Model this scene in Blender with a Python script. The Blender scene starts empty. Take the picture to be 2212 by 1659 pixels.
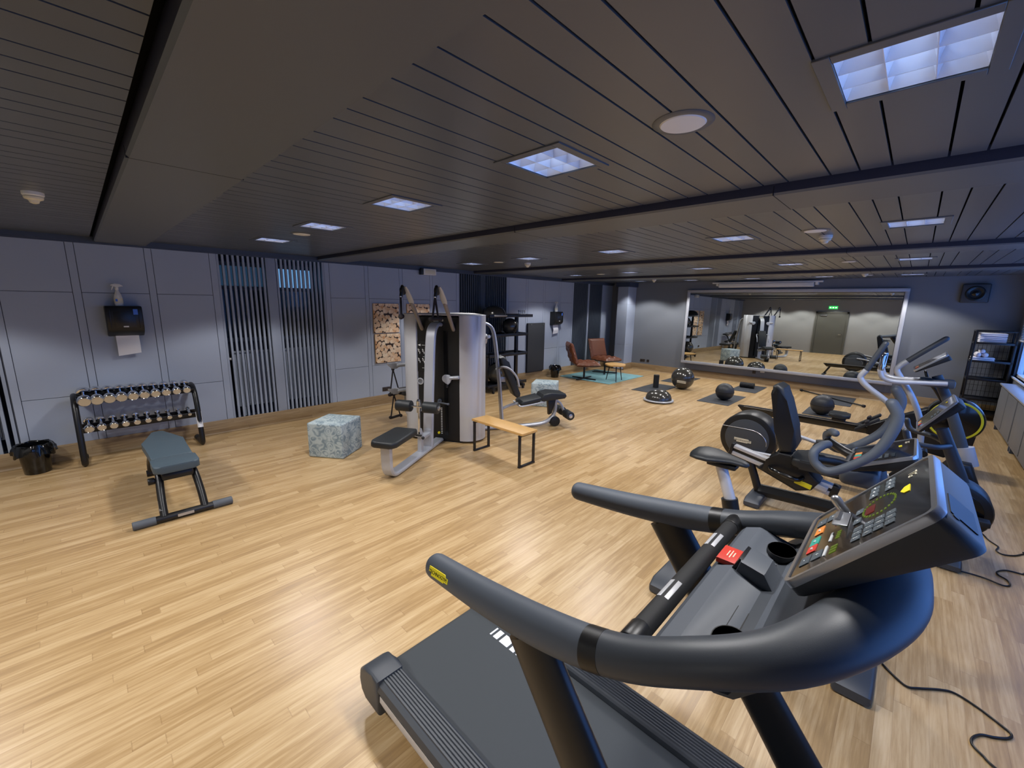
import bpy, bmesh, math, random
from math import sin, cos, pi, radians as R
from mathutils import Vector as V, Matrix as MX
random.seed(7)
S = bpy.context.scene
COL = S.collection

# ---------------------------------------------------------------- camera
YAW, PITCH, ROLL = .7653, .1918, .0181
fw = V((cos(PITCH)*cos(YAW), cos(PITCH)*sin(YAW), -sin(PITCH)))
rt = V((sin(YAW), -cos(YAW), 0)); up = rt.cross(fw)
r2 = rt*cos(ROLL)+up*sin(ROLL); u2 = up*cos(ROLL)-rt*sin(ROLL)
cd = bpy.data.cameras.new('camera'); cam = bpy.data.objects.new('camera', cd); COL.objects.link(cam)
cam.matrix_world = MX(((r2.x, u2.x, -fw.x, 0), (r2.y, u2.y, -fw.y, 0), (r2.z, u2.z, -fw.z, 2.0), (0, 0, 0, 1)))
cd.sensor_width = 36; cd.lens = 896.8/2212*36; cd.clip_start = .02; cd.clip_end = 200
S.camera = cam

# ---------------------------------------------------------------- world, exposure
W = bpy.data.worlds.new('world'); S.world = W; W.use_nodes = True
wb = W.node_tree.nodes['Background']; wb.inputs[0].default_value = (.13, .34, 1.0, 1); wb.inputs[1].default_value = 3.2
S.view_settings.view_transform = 'Standard'; S.view_settings.look = 'None'
S.view_settings.exposure = 0.0; S.view_settings.gamma = 1.0; S.view_settings.use_curve_mapping = False
SPOT_W = 94; SPOT_COL = (1.0, .97, .955)
def daylight_portal(x0, x1, z0, z1, y):
    l = bpy.data.lights.new('daylight_portal', 'AREA'); l.shape = 'RECTANGLE'; l.size = x1-x0; l.size_y = z1-z0
    l.cycles.is_portal = True
    o = bpy.data.objects.new('daylight_portal', l); COL.objects.link(o)
    o.location = ((x0+x1)/2, y, (z0+z1)/2); o.rotation_euler = (R(90), 0, 0)
RW_WIN = [(8.3, 11.75), (4.5, 7.6), (.6, 3.8)]          # windows of the right wall (x from, x to)
for a, b in RW_WIN: daylight_portal(a, b, .86, 2.55, -1.46)

# ---------------------------------------------------------------- materials
def lin(c):
    if isinstance(c, str): c = tuple(int(c[i:i+2], 16)/255 for i in (0, 2, 4))
    return tuple(x/12.92 if x <= .04045 else ((x+.055)/1.055)**2.4 for x in c)+(1,)
MATS = {}
def mat(name, col, rough=.5, metal=0, bump=0, bscale=200, spec=.5, coat=0, emit=None, es=0, var=0, vscale=8):
    m = bpy.data.materials.new(name); m.use_nodes = True; n = m.node_tree.nodes; L = m.node_tree.links
    p = n['Principled BSDF']; p.inputs['Base Color'].default_value = lin(col)
    p.inputs['Roughness'].default_value = rough; p.inputs['Metallic'].default_value = metal
    p.inputs['Specular IOR Level'].default_value = spec; p.inputs['Coat Weight'].default_value = coat
    if emit: p.inputs['Emission Color'].default_value = lin(emit); p.inputs['Emission Strength'].default_value = es
    tc = n.new('ShaderNodeTexCoord')
    if bump:
        t = n.new('ShaderNodeTexNoise'); t.inputs['Scale'].default_value = bscale; t.inputs['Detail'].default_value = 3
        b = n.new('ShaderNodeBump'); b.inputs['Strength'].default_value = bump; b.inputs['Distance'].default_value = .002
        L.new(tc.outputs['Object'], t.inputs['Vector']); L.new(t.outputs['Fac'], b.inputs['Height']); L.new(b.outputs[0], p.inputs['Normal'])
    if var:
        t = n.new('ShaderNodeTexNoise'); t.inputs['Scale'].default_value = vscale; t.inputs['Detail'].default_value = 4
        mx = n.new('ShaderNodeMixRGB'); c = lin(col); mx.inputs[1].default_value = tuple(x*(1-var) for x in c[:3])+(1,)
        mx.inputs[2].default_value = tuple(min(1, x*(1+var)) for x in c[:3])+(1,)
        L.new(tc.outputs['Object'], t.inputs['Vector']); L.new(t.outputs['Fac'], mx.inputs[0]); L.new(mx.outputs[0], p.inputs['Base Color'])
    MATS[name] = m; return m
wall_m = mat('wall_paint', '9fa9bb', .6, bump=.08, bscale=300)
wall2_m = mat('back_wall_paint', '71767e', .65, bump=.08, bscale=300)
ceil_m = mat('ceiling_metal', '52565b', .32, spec=.5)
soffit_m = mat('soffit_paint', '54585c', .40)
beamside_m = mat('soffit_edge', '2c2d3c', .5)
gap_m = mat('ceiling_gap', '16171c', .8)
pelmet_m = mat('pelmet_paint', '3c4659', .55)
joint_m = mat('joint_dark', '4a4f58', .7)
slat_m = mat('slat_paint', '959fb0', .55)
dslat_m = mat('dark_slat_paint', '434c58', .6)
night_m = mat('dark_recess', '20283c', .8)
radi_m = mat('radiator_enamel', '8f98a4', .45)
black_m = mat('black_plastic', '0e0f11', .42, bump=.05, bscale=600)
blackg_m = mat('black_gloss', '08090a', .18, coat=.3)
rub_m = mat('black_rubber', '17181a', .7, bump=.15, bscale=400)
char_m = mat('charcoal_plastic', '3a3f46', .45, bump=.08, bscale=700)
char2_m = mat('charcoal_soft', '4a515b', .58, bump=.06, bscale=900)
tray_m = mat('tray_plastic', '515760', .55, bump=.06, bscale=900)
dgrey_m = mat('grey_rubber', '53585f', .6, bump=.08, bscale=500)
uph_m = mat('upholstery', '1d2124', .5, bump=.12, bscale=350)
uph2_m = mat('bench_upholstery', '43525c', .5, bump=.1, bscale=350)
silver_m = mat('silver_paint', 'b4b7be', .38, metal=.35)
silverp_m = mat('silver_panel', 'c3c4c8', .42, metal=.25)
chrome_m = mat('chrome', 'd8dade', .12, metal=1)
alu_m = mat('aluminium', 'b9bcc2', .28, metal=.9)
bframe_m = mat('black_frame', '141417', .35)
belt_m = mat('belt_rubber', '3b4044', .75, bump=.25, bscale=900)
white_m = mat('white_plastic', 'd9d9d6', .5)
cream_m = mat('cream_plastic', 'd3cdb8', .5)
paper_m = mat('white_paper', 'e6e8ee', .8)
towel_m = mat('white_towel', 'e6e3ea', .9, bump=.4, bscale=150)
yellow_m = mat('yellow_print', 'e3d51f', .5)
red_m = mat('red_plastic', 'c93a2c', .5)
orange_m = mat('orange_print', 'e08a3c', .5); teal_m = mat('teal_print', '2f9c8c', .5)
keyg_m = mat('key_grey', '4a545c', .5); keyw_m = mat('key_white', 'c9cdd0', .5)
blue_m = mat('blue_label', '3f6fd6', .5)
leather_m = mat('brown_leather', '6b3d27', .42, bump=.2, bscale=120, var=.15, vscale=10)
oak_m = mat('oak', 'c49a5c', .5, var=.12, vscale=14)
mat_m = mat('exercise_mat', '33363b', .8, bump=.2, bscale=500)
ball_m = mat('ball_vinyl', '45433f', .2, metal=.35, coat=.3); mball_m = mat('medicine_ball_rubber', '202328', .5, bump=.2, bscale=250)
endrefl_m = mat('end_floor_reflection', 'd9ccb2', .35, metal=.25)  # warm floor mirrored in the chrome ends, put into the colour
sock_m = mat('socket_brown', '3d342d', .5)
brass_m = mat('strap_nylon', '1a1518', .8)
cab_m = mat('cabinet_grey', '70737a', .5); wall3_m = mat('front_wall_paint', '9b9b99', .65)
mirror_m = mat('mirror_glass', 'dfe4e2', .0, metal=1.0)
mframe_m = mat('mirror_frame', 'b2b5bd', .42, metal=.2)
armw_m = mat('beige_tube', '8e867c', .45, var=.1, vscale=40)
screen_m = mat('black_display', '0c0a08', .12, coat=.4)
rugm = mat('teal_rug', '76a3a9', .95, bump=.6, bscale=90, var=.25, vscale=6)
door_m = mat('door_grey', '5b5a52', .5)
green_m = mat('exit_green', '1f9a3c', .5, emit='35d060', es=1.6)
exitw_m = mat('exit_white', 'f0fff0', .5, emit='e8ffe8', es=2.0)
lampm = mat('lamp_tube', 'ffffff', .5, emit='c4dcff', es=6.5)
refl_m = mat('lamp_reflector', '8a95a6', .3, metal=.7)
louv_m = mat('lamp_louvre', 'e8eefa', .25, metal=.25)
trans_m = mat('lit_transom', '2a3f55', .6, emit='3d6a92', es=.22)
trans2_m = mat('bright_transom', '6d90b0', .6, emit='6fa4d8', es=.75)
pane_m = bpy.data.materials.new('window_glass'); pane_m.use_nodes = True
_n = pane_m.node_tree.nodes; _l = pane_m.node_tree.links; _n.clear()
_o = _n.new('ShaderNodeOutputMaterial'); _t = _n.new('ShaderNodeBsdfTransparent'); _g = _n.new('ShaderNodeBsdfGlossy'); _mx = _n.new('ShaderNodeMixShader')
_g.inputs['Roughness'].default_value = .02; _mx.inputs[0].default_value = .07
_l.new(_t.outputs[0], _mx.inputs[1]); _l.new(_g.outputs[0], _mx.inputs[2]); _l.new(_mx.outputs[0], _o.inputs[0])
clear_m = pane_m

def nd(m, t, **k):
    x = m.node_tree.nodes.new(t)
    for a, b in k.items(): setattr(x, a, b)
    return x
def wood_floor(name, tint=1.0, rough=.33, along='x'):
    m = bpy.data.materials.new(name); m.use_nodes = True; L = m.node_tree.links
    p = m.node_tree.nodes['Principled BSDF']
    tc = nd(m, 'ShaderNodeTexCoord'); sp = nd(m, 'ShaderNodeSeparateXYZ'); L.new(tc.outputs['Object'], sp.inputs[0])
    def M(op, a, b=None, c=None):
        x = nd(m, 'ShaderNodeMath', operation=op)
        for i, v in enumerate((a, b, c)):
            if v is None: continue
            if isinstance(v, (int, float)): x.inputs[i].default_value = v
            else: L.new(v, x.inputs[i])
        return x.outputs[0]
    X, Y = (sp.outputs[0], sp.outputs[1])
    if along == 'y': X, Y = Y, X
    if along == 'xz': X, Y = sp.outputs[0], sp.outputs[2]
    if along == 'yz': X, Y = sp.outputs[1], sp.outputs[2]
    row = M('FLOOR', M('DIVIDE', Y, .066))
    wn = nd(m, 'ShaderNodeTexWhiteNoise', noise_dimensions='1D'); L.new(row, wn.inputs['W'])
    xs = M('ADD', M('DIVIDE', X, .95), M('MULTIPLY', wn.outputs['Value'], 7.3)); pl = M('FLOOR', xs)
    cv = nd(m, 'ShaderNodeCombineXYZ'); L.new(row, cv.inputs[0]); L.new(pl, cv.inputs[1])
    w2 = nd(m, 'ShaderNodeTexWhiteNoise', noise_dimensions='2D'); L.new(cv.outputs[0], w2.inputs['Vector'])
    # grain: noise stretched along the board
    gv = nd(m, 'ShaderNodeCombineXYZ'); L.new(M('ADD', M('MULTIPLY', X, 1.6), M('MULTIPLY', w2.outputs['Value'], 40.)), gv.inputs[0]); L.new(M('MULTIPLY', Y, 26.), gv.inputs[1])
    g = nd(m, 'ShaderNodeTexNoise'); g.inputs['Scale'].default_value = 1.6; g.inputs['Detail'].default_value = 6; g.inputs['Roughness'].default_value = .62; L.new(gv.outputs[0], g.inputs['Vector'])
    big = nd(m, 'ShaderNodeTexNoise'); big.inputs['Scale'].default_value = 3.2; L.new(gv.outputs[0], big.inputs['Vector'])
    t = M('ADD', M('MULTIPLY', w2.outputs['Value'], .21), M('MULTIPLY', g.outputs['Fac'], .85))
    cr = nd(m, 'ShaderNodeValToRGB'); e = cr.color_ramp.elements
    def tc_(h): c = lin(h); return (c[0]*tint, c[1]*tint, c[2]*tint, 1)
    e[0].position = .2; e[0].color = tc_('8d7150'); e[1].position = .85; e[1].color = tc_('cfb68e')
    q = e.new(.45); q.color = tc_('a98a5e'); q = e.new(.62); q.color = tc_('bea176')
    L.new(t, cr.inputs[0])
    fx = M('FRACT', xs); fy = M('FRACT', M('DIVIDE', Y, .066))
    seam = M('MAXIMUM', M('LESS_THAN', fy, .03), M('LESS_THAN', fx, .004))
    mx = nd(m, 'ShaderNodeMixRGB', blend_type='MULTIPLY'); L.new(M('MULTIPLY', seam, .28), mx.inputs[0]); L.new(cr.outputs[0], mx.inputs[1]); mx.inputs[2].default_value = (.3, .2, .1, 1)
    L.new(mx.outputs[0], p.inputs['Base Color']); p.inputs['Roughness'].default_value = rough
    rr = M('ADD', M('MULTIPLY', g.outputs['Fac'], .12), rough-.06); L.new(rr, p.inputs['Roughness'])
    b = nd(m, 'ShaderNodeBump'); b.inputs['Strength'].default_value = .08; b.inputs['Distance'].default_value = .002; L.new(g.outputs['Fac'], b.inputs['Height']); L.new(b.outputs[0], p.inputs['Normal'])
    return m
floor_m = wood_floor('oak_floor')
skl_m = wood_floor('oak_skirting_left', .62, .5, 'xz'); skb_m = wood_floor('oak_skirting_back', .62, .5, 'yz')

def log_picture():
    m = bpy.data.materials.new('log_print'); m.use_nodes = True; L = m.node_tree.links; p = m.node_tree.nodes['Principled BSDF']
    tc = nd(m, 'ShaderNodeTexCoord'); sx = nd(m, 'ShaderNodeSeparateXYZ'); L.new(tc.outputs['Object'], sx.inputs[0]); cx = nd(m, 'ShaderNodeCombineXYZ'); L.new(sx.outputs[0], cx.inputs[0]); L.new(sx.outputs[2], cx.inputs[1])
    v = nd(m, 'ShaderNodeTexVoronoi', voronoi_dimensions='2D'); v.inputs['Scale'].default_value = 17; L.new(cx.outputs[0], v.inputs['Vector'])
    v2 = nd(m, 'ShaderNodeTexVoronoi', voronoi_dimensions='2D', feature='F1'); v2.inputs['Scale'].default_value = 17; L.new(cx.outputs[0], v2.inputs['Vector'])
    cr = nd(m, 'ShaderNodeValToRGB'); e = cr.color_ramp.elements; e[0].position = .56; e[0].color = (1, 1, 1, 1); e[1].position = .68; e[1].color = lin('33221c'); L.new(v2.outputs['Distance'], cr.inputs[0])
    hs = nd(m, 'ShaderNodeSeparateColor'); L.new(v.outputs['Color'], hs.inputs[0])
    c2 = nd(m, 'ShaderNodeValToRGB'); e = c2.color_ramp.elements; e[0].color = lin('d09c70'); e[1].color = lin('f2e0c6'); L.new(hs.outputs[0], c2.inputs[0])
    q = c2.color_ramp.elements.new(.12); q.color = lin('ddb48a')
    mx = nd(m, 'ShaderNodeMixRGB', blend_type='MULTIPLY'); mx.inputs[0].default_value = 1; L.new(c2.outputs[0], mx.inputs[1]); L.new(cr.outputs[0], mx.inputs[2])
    L.new(mx.outputs[0], p.inputs['Base Color']); p.inputs['Roughness'].default_value = .6
    return m
log_m = log_picture()
def kilim():
    m = bpy.data.materials.new('faded_kilim'); m.use_nodes = True; L = m.node_tree.links; p = m.node_tree.nodes['Principled BSDF']
    tc = nd(m, 'ShaderNodeTexCoord'); n1 = nd(m, 'ShaderNodeTexNoise'); n1.inputs['Scale'].default_value = 9; n1.inputs['Detail'].default_value = 6; L.new(tc.outputs['Object'], n1.inputs['Vector'])
    w = nd(m, 'ShaderNodeTexVoronoi', feature='SMOOTH_F1'); w.inputs['Scale'].default_value = 13; L.new(tc.outputs['Object'], w.inputs['Vector'])
    wv = nd(m, 'ShaderNodeMath', operation='SINE'); ml = nd(m, 'ShaderNodeMath', operation='MULTIPLY'); ml.inputs[1].default_value = 30; L.new(w.outputs['Distance'], ml.inputs[0]); L.new(ml.outputs[0], wv.inputs[0])
    a = nd(m, 'ShaderNodeMath', operation='MULTIPLY_ADD'); a.inputs[1].default_value = .13; L.new(wv.outputs[0], a.inputs[0]); L.new(n1.outputs['Fac'], a.inputs[2])
    cr = nd(m, 'ShaderNodeValToRGB'); e = cr.color_ramp.elements; e[0].position = .33; e[0].color = lin('7d8f99'); e[1].position = .62; e[1].color = lin('b3c0c2'); L.new(a.outputs[0], cr.inputs[0])
    L.new(cr.outputs[0], p.inputs['Base Color']); p.inputs['Roughness'].default_value = .95
    b = nd(m, 'ShaderNodeBump'); b.inputs['Strength'].default_value = .4; b.inputs['Distance'].default_value = .004; L.new(a.outputs[0], b.inputs['Height']); L.new(b.outputs[0], p.inputs['Normal'])
    return m
kilim_m = kilim()

# ---------------------------------------------------------------- mesh helpers
B = bmesh.new
I4 = MX.Identity(4)
def T(x, y, z): return MX.Translation((x, y, z))
def RX(a): return MX.Rotation(R(a), 4, 'X')
def RY(a): return MX.Rotation(R(a), 4, 'Y')
def RZ(a): return MX.Rotation(R(a), 4, 'Z')
def box(bm, c, s, M=I4, bev=0, seg=2):
    r = bmesh.ops.create_cube(bm, size=1, matrix=M @ T(*c) @ MX.Diagonal((s[0], s[1], s[2], 1)))
    if bev:
        vs = r['verts']; es = list({e for v in vs for e in v.link_edges})
        bmesh.ops.bevel(bm, geom=es, offset=bev, segments=seg, profile=.5, affect='EDGES', clamp_overlap=True)
    return bm
def bxx(bm, x0, x1, y0, y1, z0, z1, bev=0, seg=2, M=I4):
    return box(bm, ((x0+x1)/2, (y0+y1)/2, (z0+z1)/2), (abs(x1-x0), abs(y1-y0), abs(z1-z0)), M, bev, seg)
def loft(bm, rings, closed=False, cap=True):
    vr = [[bm.verts.new(p) for p in r] for r in rings]; n = len(vr[0]); k = len(vr)
    for i in range(k if closed else k-1):
        a, b = vr[i], vr[(i+1) % k]
        for j in range(n): bm.faces.new((a[j], a[(j+1) % n], b[(j+1) % n], b[j]))
    if cap and not closed:
        bm.faces.new(list(reversed(vr[0]))); bm.faces.new(vr[-1])
    return bm
def spline(pts, n):
    P = [V(p) for p in pts]; out = []
    for i in range(len(P)-1):
        a, b, c, d = P[max(i-1, 0)], P[i], P[i+1], P[min(i+2, len(P)-1)]
        for k in range(n):
            t = k/n; out.append(.5*((2*b)+(c-a)*t+(2*a-5*b+4*c-d)*t*t+(3*b-a-3*c+d)*t**3))
    out.append(P[-1]); return out
def frames(P, up=None):
    fr = []; nrm = None
    for i, p in enumerate(P):
        t = (P[min(i+1, len(P)-1)]-P[max(i-1, 0)]).normalized()
        if up is not None:
            a = V(up).cross(t)
            a = a.normalized() if a.length > 1e-5 else (nrm or V((1, 0, 0)))
            nrm = a
        else:
            if nrm is None: nrm = t.orthogonal().normalized()
            a = (nrm-t*nrm.dot(t)).normalized(); nrm = a
        fr.append((p, a, t.cross(a)))
    return fr
def tube(bm, pts, r, seg=12, sm=0, flat=None, up=None, round_end=False, closed=False):
    """round or oval pipe along a path; r a number or one per point; flat = (width, height) half sizes for an oval"""
    pts = [V(p) for p in pts]
    if isinstance(r, (int, float)): r = [r]*len(pts)
    if sm:
        rr = [V((x, 0, 0)) for x in r]; r = [q.x for q in spline(rr, sm)]; pts = spline(pts, sm)
    fr = frames(pts, up); rings = []
    for (p, a, b), q in zip(fr, r):
        fa, fb = flat if flat else (1, 1)
        rings.append([p+a*(q*fa*cos(2*pi*j/seg))+b*(q*fb*sin(2*pi*j/seg)) for j in range(seg)])
    if round_end:
        def capr(i, sgn):
            p, a, b = fr[i]; d = a.cross(b)*sgn; q = r[i]; fa, fb = flat if flat else (1, 1); m = q*min(fa, fb); o = []
            for k in (1, 2, 3):
                s = cos(k*pi/7.2); h = sin(k*pi/7.2)*m
                o.append([p+d*h+a*(q*s*fa*cos(2*pi*j/seg))+b*(q*s*fb*sin(2*pi*j/seg)) for j in range(seg)])
            return o
        rings = list(reversed(capr(0, -1)))+rings+capr(-1, 1)
    loft(bm, rings, closed, not closed); return bm
def bar(bm, a, b, w, h=None, up=(0, 0, 1), bev=.004):
    """rectangular bar from a to b"""
    a, b = V(a), V(b); h = h or w; t = (b-a); L = t.length; t.normalize(); s = V(up).cross(t)
    s = s.normalized() if s.length > 1e-5 else V((1, 0, 0)); u = t.cross(s)
    M = MX(((t.x, s.x, u.x, 0), (t.y, s.y, u.y, 0), (t.z, s.z, u.z, 0), (0, 0, 0, 1))); M.translation = (a+b)/2
    return box(bm, (0, 0, 0), (L, w, h), M, bev, 2)
def flatbar(bm, pts, w, h, sm=0, up=None):
    """rounded rectangular section swept along a path: w across, h thick"""
    P = spline(pts, sm) if sm else [V(p) for p in pts]
    rings = []
    c = min(w, h)*.28
    sec = [(w/2, h/2-c), (w/2-c, h/2), (-w/2+c, h/2), (-w/2, h/2-c), (-w/2, -h/2+c), (-w/2+c, -h/2), (w/2-c, -h/2), (w/2, -h/2+c)]
    for p, a, b in frames(P, up): rings.append([p+a*x+b*y for x, y in sec])
    return loft(bm, rings)
def lathe(bm, prof, seg=24, M=I4):
    rings = []
    for r, z in prof: rings.append([M @ V((max(r, 1e-4)*cos(2*pi*j/seg), max(r, 1e-4)*sin(2*pi*j/seg), z)) for j in range(seg)])
    return loft(bm, rings)
def cyl(bm, a, b, r, seg=16, bev=0):
    a, b = V(a), V(b); t = b-a; L = t.length; q = t.to_track_quat('Z', 'Y').to_matrix().to_4x4(); q.translation = a
    if bev: return lathe(bm, [(r-bev, 0), (r-bev*.3, bev*.3), (r, bev), (r, L-bev), (r-bev*.3, L-bev*.3), (r-bev, L)], seg, q)
    return lathe(bm, [(r, 0), (r, L)], seg, q)
def sphere(bm, c, r, seg=32, M=None, sc=(1, 1, 1)):
    bmesh.ops.create_uvsphere(bm, u_segments=seg, v_segments=seg//2, radius=r, matrix=T(*c) @ (M or I4) @ MX.Diagonal((*sc, 1))); return bm
def prism(bm, poly, d, M=I4, bev=0, seg=2):
    """polygon in local xy, extruded by d along local z (centred)"""
    v0 = [bm.verts.new(M @ V((x, y, -d/2))) for x, y in poly]; v1 = [bm.verts.new(M @ V((x, y, d/2))) for x, y in poly]
    n = len(poly); fs = [bm.faces.new(list(reversed(v0))), bm.faces.new(v1)]
    for j in range(n): fs.append(bm.faces.new((v0[j], v0[(j+1) % n], v1[(j+1) % n], v1[j])))
    if bev:
        es = list({e for f in fs[:2] for e in f.edges})
        bmesh.ops.bevel(bm, geom=es, offset=bev, segments=seg, profile=.5, affect='EDGES', clamp_overlap=True)
    return bm
def rrect(w, h, r, n=5):
    o = []
    for cx, cy, a0 in ((w/2-r, h/2-r, 0), (-w/2+r, h/2-r, 90), (-w/2+r, -h/2+r, 180), (w/2-r, -h/2+r, 270)):
        for k in range(n+1): a = R(a0+90*k/n); o.append((cx+r*cos(a), cy+r*sin(a)))
    return o
def AX(px, py, pz, o=(0, 0, 0)):
    """matrix whose local x, y, z point along px, py, pz, origin o"""
    px, py, pz = V(px).normalized(), V(py).normalized(), V(pz).normalized()
    m = MX(((px.x, py.x, pz.x, 0), (px.y, py.y, pz.y, 0), (px.z, py.z, pz.z, 0), (0, 0, 0, 1))); m.translation = V(o); return m
YZ = AX((0, 1, 0), (0, 0, 1), (1, 0, 0))      # draw in y,z; extrude along x
XZ = AX((1, 0, 0), (0, 0, 1), (0, -1, 0))     # draw in x,z; extrude along y
def text(bm, s, size, M, ext=.0006, align='CENTER'):
    c = bpy.data.curves.new('t', 'FONT'); c.body = s; c.size = size; c.extrude = ext; c.align_x = align; c.align_y = 'CENTER'; c.resolution_u = 3
    o = bpy.data.objects.new('t', c); COL.objects.link(o); bpy.context.view_layer.update()
    dg = bpy.context.evaluated_depsgraph_get(); me = bpy.data.meshes.new_from_object(o.evaluated_get(dg)); me.transform(M); bm.from_mesh(me)
    bpy.data.objects.remove(o); bpy.data.curves.remove(c); bpy.data.meshes.remove(me); return bm

# ---------------------------------------------------------------- object helpers
def obj(name, bm, m, parent=None, smooth=True, label=None, ang=38):
    bmesh.ops.recalc_face_normals(bm, faces=bm.faces)
    if smooth:
        for f in bm.faces: f.smooth = True
        for e in bm.edges:
            if len(e.link_faces) == 2 and e.calc_face_angle(0) > R(ang): e.smooth = False
    me = bpy.data.meshes.new(name); bm.to_mesh(me); bm.free(); me.materials.append(m)
    o = bpy.data.objects.new(name, me); COL.objects.link(o)
    if parent: o.parent = parent
    if label: o['label'] = label
    return o
def thing(name, label, cat, loc=(0, 0, 0), rz=0, group=None):
    o = bpy.data.objects.new(name, None); COL.objects.link(o); o.location = loc; o.rotation_euler = (0, 0, R(rz)); o.empty_display_size = .1
    o['label'] = label; o['category'] = cat
    if group: o['group'] = group
    return o
def tag(o, label, cat, group=None, loc=None, rz=None):
    o['label'] = label; o['category'] = cat
    if group: o['group'] = group
    if loc: o.location = loc
    if rz is not None: o.rotation_euler = (0, 0, R(rz))
    return o
def struct(name, bm, m, parent=None, smooth=False, label=None):
    o = obj(name, bm, m, parent, smooth, label)
    if parent is None: o['kind'] = 'structure'
    return o
def dup(root, loc, rz, label, group=None, kids=None):
    """a copy of a thing with copies of its parts and sub-parts (shared mesh data)"""
    if kids is None:
        kids = {}
        for o in COL.objects:
            if o.parent: kids.setdefault(o.parent, []).append(o)
    r = root.copy(); COL.objects.link(r); r.location = loc; r.rotation_euler = (0, 0, R(rz)); r['label'] = label
    if group: r['group'] = group
    for c in kids.get(root, []):
        d = c.copy(); COL.objects.link(d); d.parent = r
        for g in kids.get(c, []): e = g.copy(); COL.objects.link(e); e.parent = d
    return r
# ================================================================ THE ROOM
X0, X1, Y0, Y1, ZC, ZS = -2.2, 12.26, -1.4, 7.30, 2.69, 2.636
BEAMS = [(.25, .727), (2.87, 3.34), (6.25, 6.75), (9.47, 9.97)]
LIGHTS = [(1.745, y) for y in (.12, 1.43, 2.81, 4.23, 5.68)]+[(4.76, y) for y in (.125, 1.475)]+[(5.0, 3.0), (5.02, 4.5), (5.1, 5.95)] \
    + [(8.0, .14), (8.02, 1.59), (8.1, 2.99), (8.3, 4.55), (8.5, 6.1)]+[(11.4, .2), (11.4, 1.6), (11.4, 3.0), (11.5, 4.5), (11.4, 5.9)] \
    + [(-1.35, y) for y in (.12, 1.6, 3.0, 4.4, 5.8)]
struct('floor', bxx(B(), X0-.3, X1+.2, Y0-.2, Y1+.6, -.1, 0), floor_m)
# plank ceiling: three plank widths repeat, dark gaps between, holes for the luminaires
cb = B(); seams = []
for k in range(-7, 18):
    for d in (0, .19, .313): seams.append(.87+.432*k+d)
seams = [Y0]+sorted(s for s in seams if Y0+.02 < s < Y1+.03)+[Y1+.05]
bays = [X0]+[v for b in BEAMS for v in b]+[X1]
HOLE = .178
for i in range(0, len(bays), 2):
    a, b = bays[i]-(0 if i == 0 else .03), bays[i+1]-(.03 if i+2 < len(bays) else 0)
    hs = sorted((x, y) for x, y in LIGHTS if a < x < b)
    for y0, y1 in zip(seams, seams[1:]):
        y0 += .0045; y1 -= .0045
        hit = [(x-HOLE, x+HOLE, y-HOLE, y+HOLE) for x, y in hs if y+HOLE > y0 and y-HOLE < y1]
        cur = a
        for hx0, hx1, hy0, hy1 in sorted(hit):
            if hx0 > cur: bxx(cb, cur, hx0, y0, y1, ZC, ZC+.018)
            if hy0-y0 > .003: bxx(cb, max(cur, hx0), hx1, y0, hy0, ZC, ZC+.018)
            if y1-hy1 > .003: bxx(cb, max(cur, hx0), hx1, hy1, y1, ZC, ZC+.018)
            cur = max(cur, hx1)
        bxx(cb, cur, b, y0, y1, ZC, ZC+.018)
nb = len(cb.faces)
bxx(cb, X0-.2, X1+.2, Y0-.2, Y1+.6, 2.86, 2.95)
for x in [X0, X1]: bxx(cb, x-.1, x+.1, Y0, Y1+.5, ZC+.02, 2.87)
ce = struct('ceiling', cb, ceil_m); ce.data.materials.append(gap_m)
for p in ce.data.polygons:
    if p.center.z > ZC+.0185: p.material_index = 1
for i, (a, b) in enumerate(BEAMS):
    t = B(); prism(t, [(a, 2.72), (a, ZS+.012), (a+.012, ZS), (b-.006, ZS), (b, ZS+.006), (b, 2.72)], Y1-Y0+.02, XZ @ T(0, 0, -(Y0+Y1)/2))
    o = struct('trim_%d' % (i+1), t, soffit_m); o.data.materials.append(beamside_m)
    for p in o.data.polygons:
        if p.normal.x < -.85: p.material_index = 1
jm = B()
for a, b in BEAMS:                                   # the open joint across each soffit
    for yy in ((2.76,) if a < 1 else (.70, 2.757)): bxx(jm, a-.001, b, yy, yy+.005, ZS-.0006, ZS+.05)
struct('trim_5', jm, gap_m)

# ---- left wall: painted boards with narrow cover strips, three rows of boards
WINS = [(-2.15, -.655), (1.478, 2.982), (5.882, 7.352)]
wl = B(); GAP = .005
cols = []
stripx = [(-.57-.07, -.57)]+[(.70*k+.0, .70*k+.074) for k in range(0, 2)]+[(1.392, 1.476)]+[(2.984, 3.068)]+[(3.698, 3.77), (4.406, 4.48), (5.108, 5.18)]+[(5.80, 5.88)]+[(7.354, 7.43), (8.062, 8.134), (8.755, 8.83), (9.43, 9.51)]+[(10.055, 10.127)]
edges = []
for a, b in zip(stripx, stripx[1:]):
    if any(a[1]-.01 <= w0+.02 and b[0]+.02 >= w1 for w0, w1 in WINS): continue
    edges.append((a[1], b[0]))
for a, b in stripx: bxx(wl, a+GAP/2, b-GAP/2, Y1, Y1+.02, .02, 2.63, .002, 1)
for a, b in edges:
    for z0, z1 in ((.02, .788), (.788, 2.038), (2.038, 2.63)):
        bxx(wl, a+GAP/2, b-GAP/2, Y1, Y1+.02, z0+GAP/2, z1-GAP/2, .002, 1)
struct('wall_left', wl, wall_m)
cur = X0
for a, b in WINS+[(X1+.1, X1+.2)]:
    if a > cur: struct('wall_left', bxx(B(), cur, a, Y1+.02, Y1+.10, 0, 2.87), joint_m)
    cur = b
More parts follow.
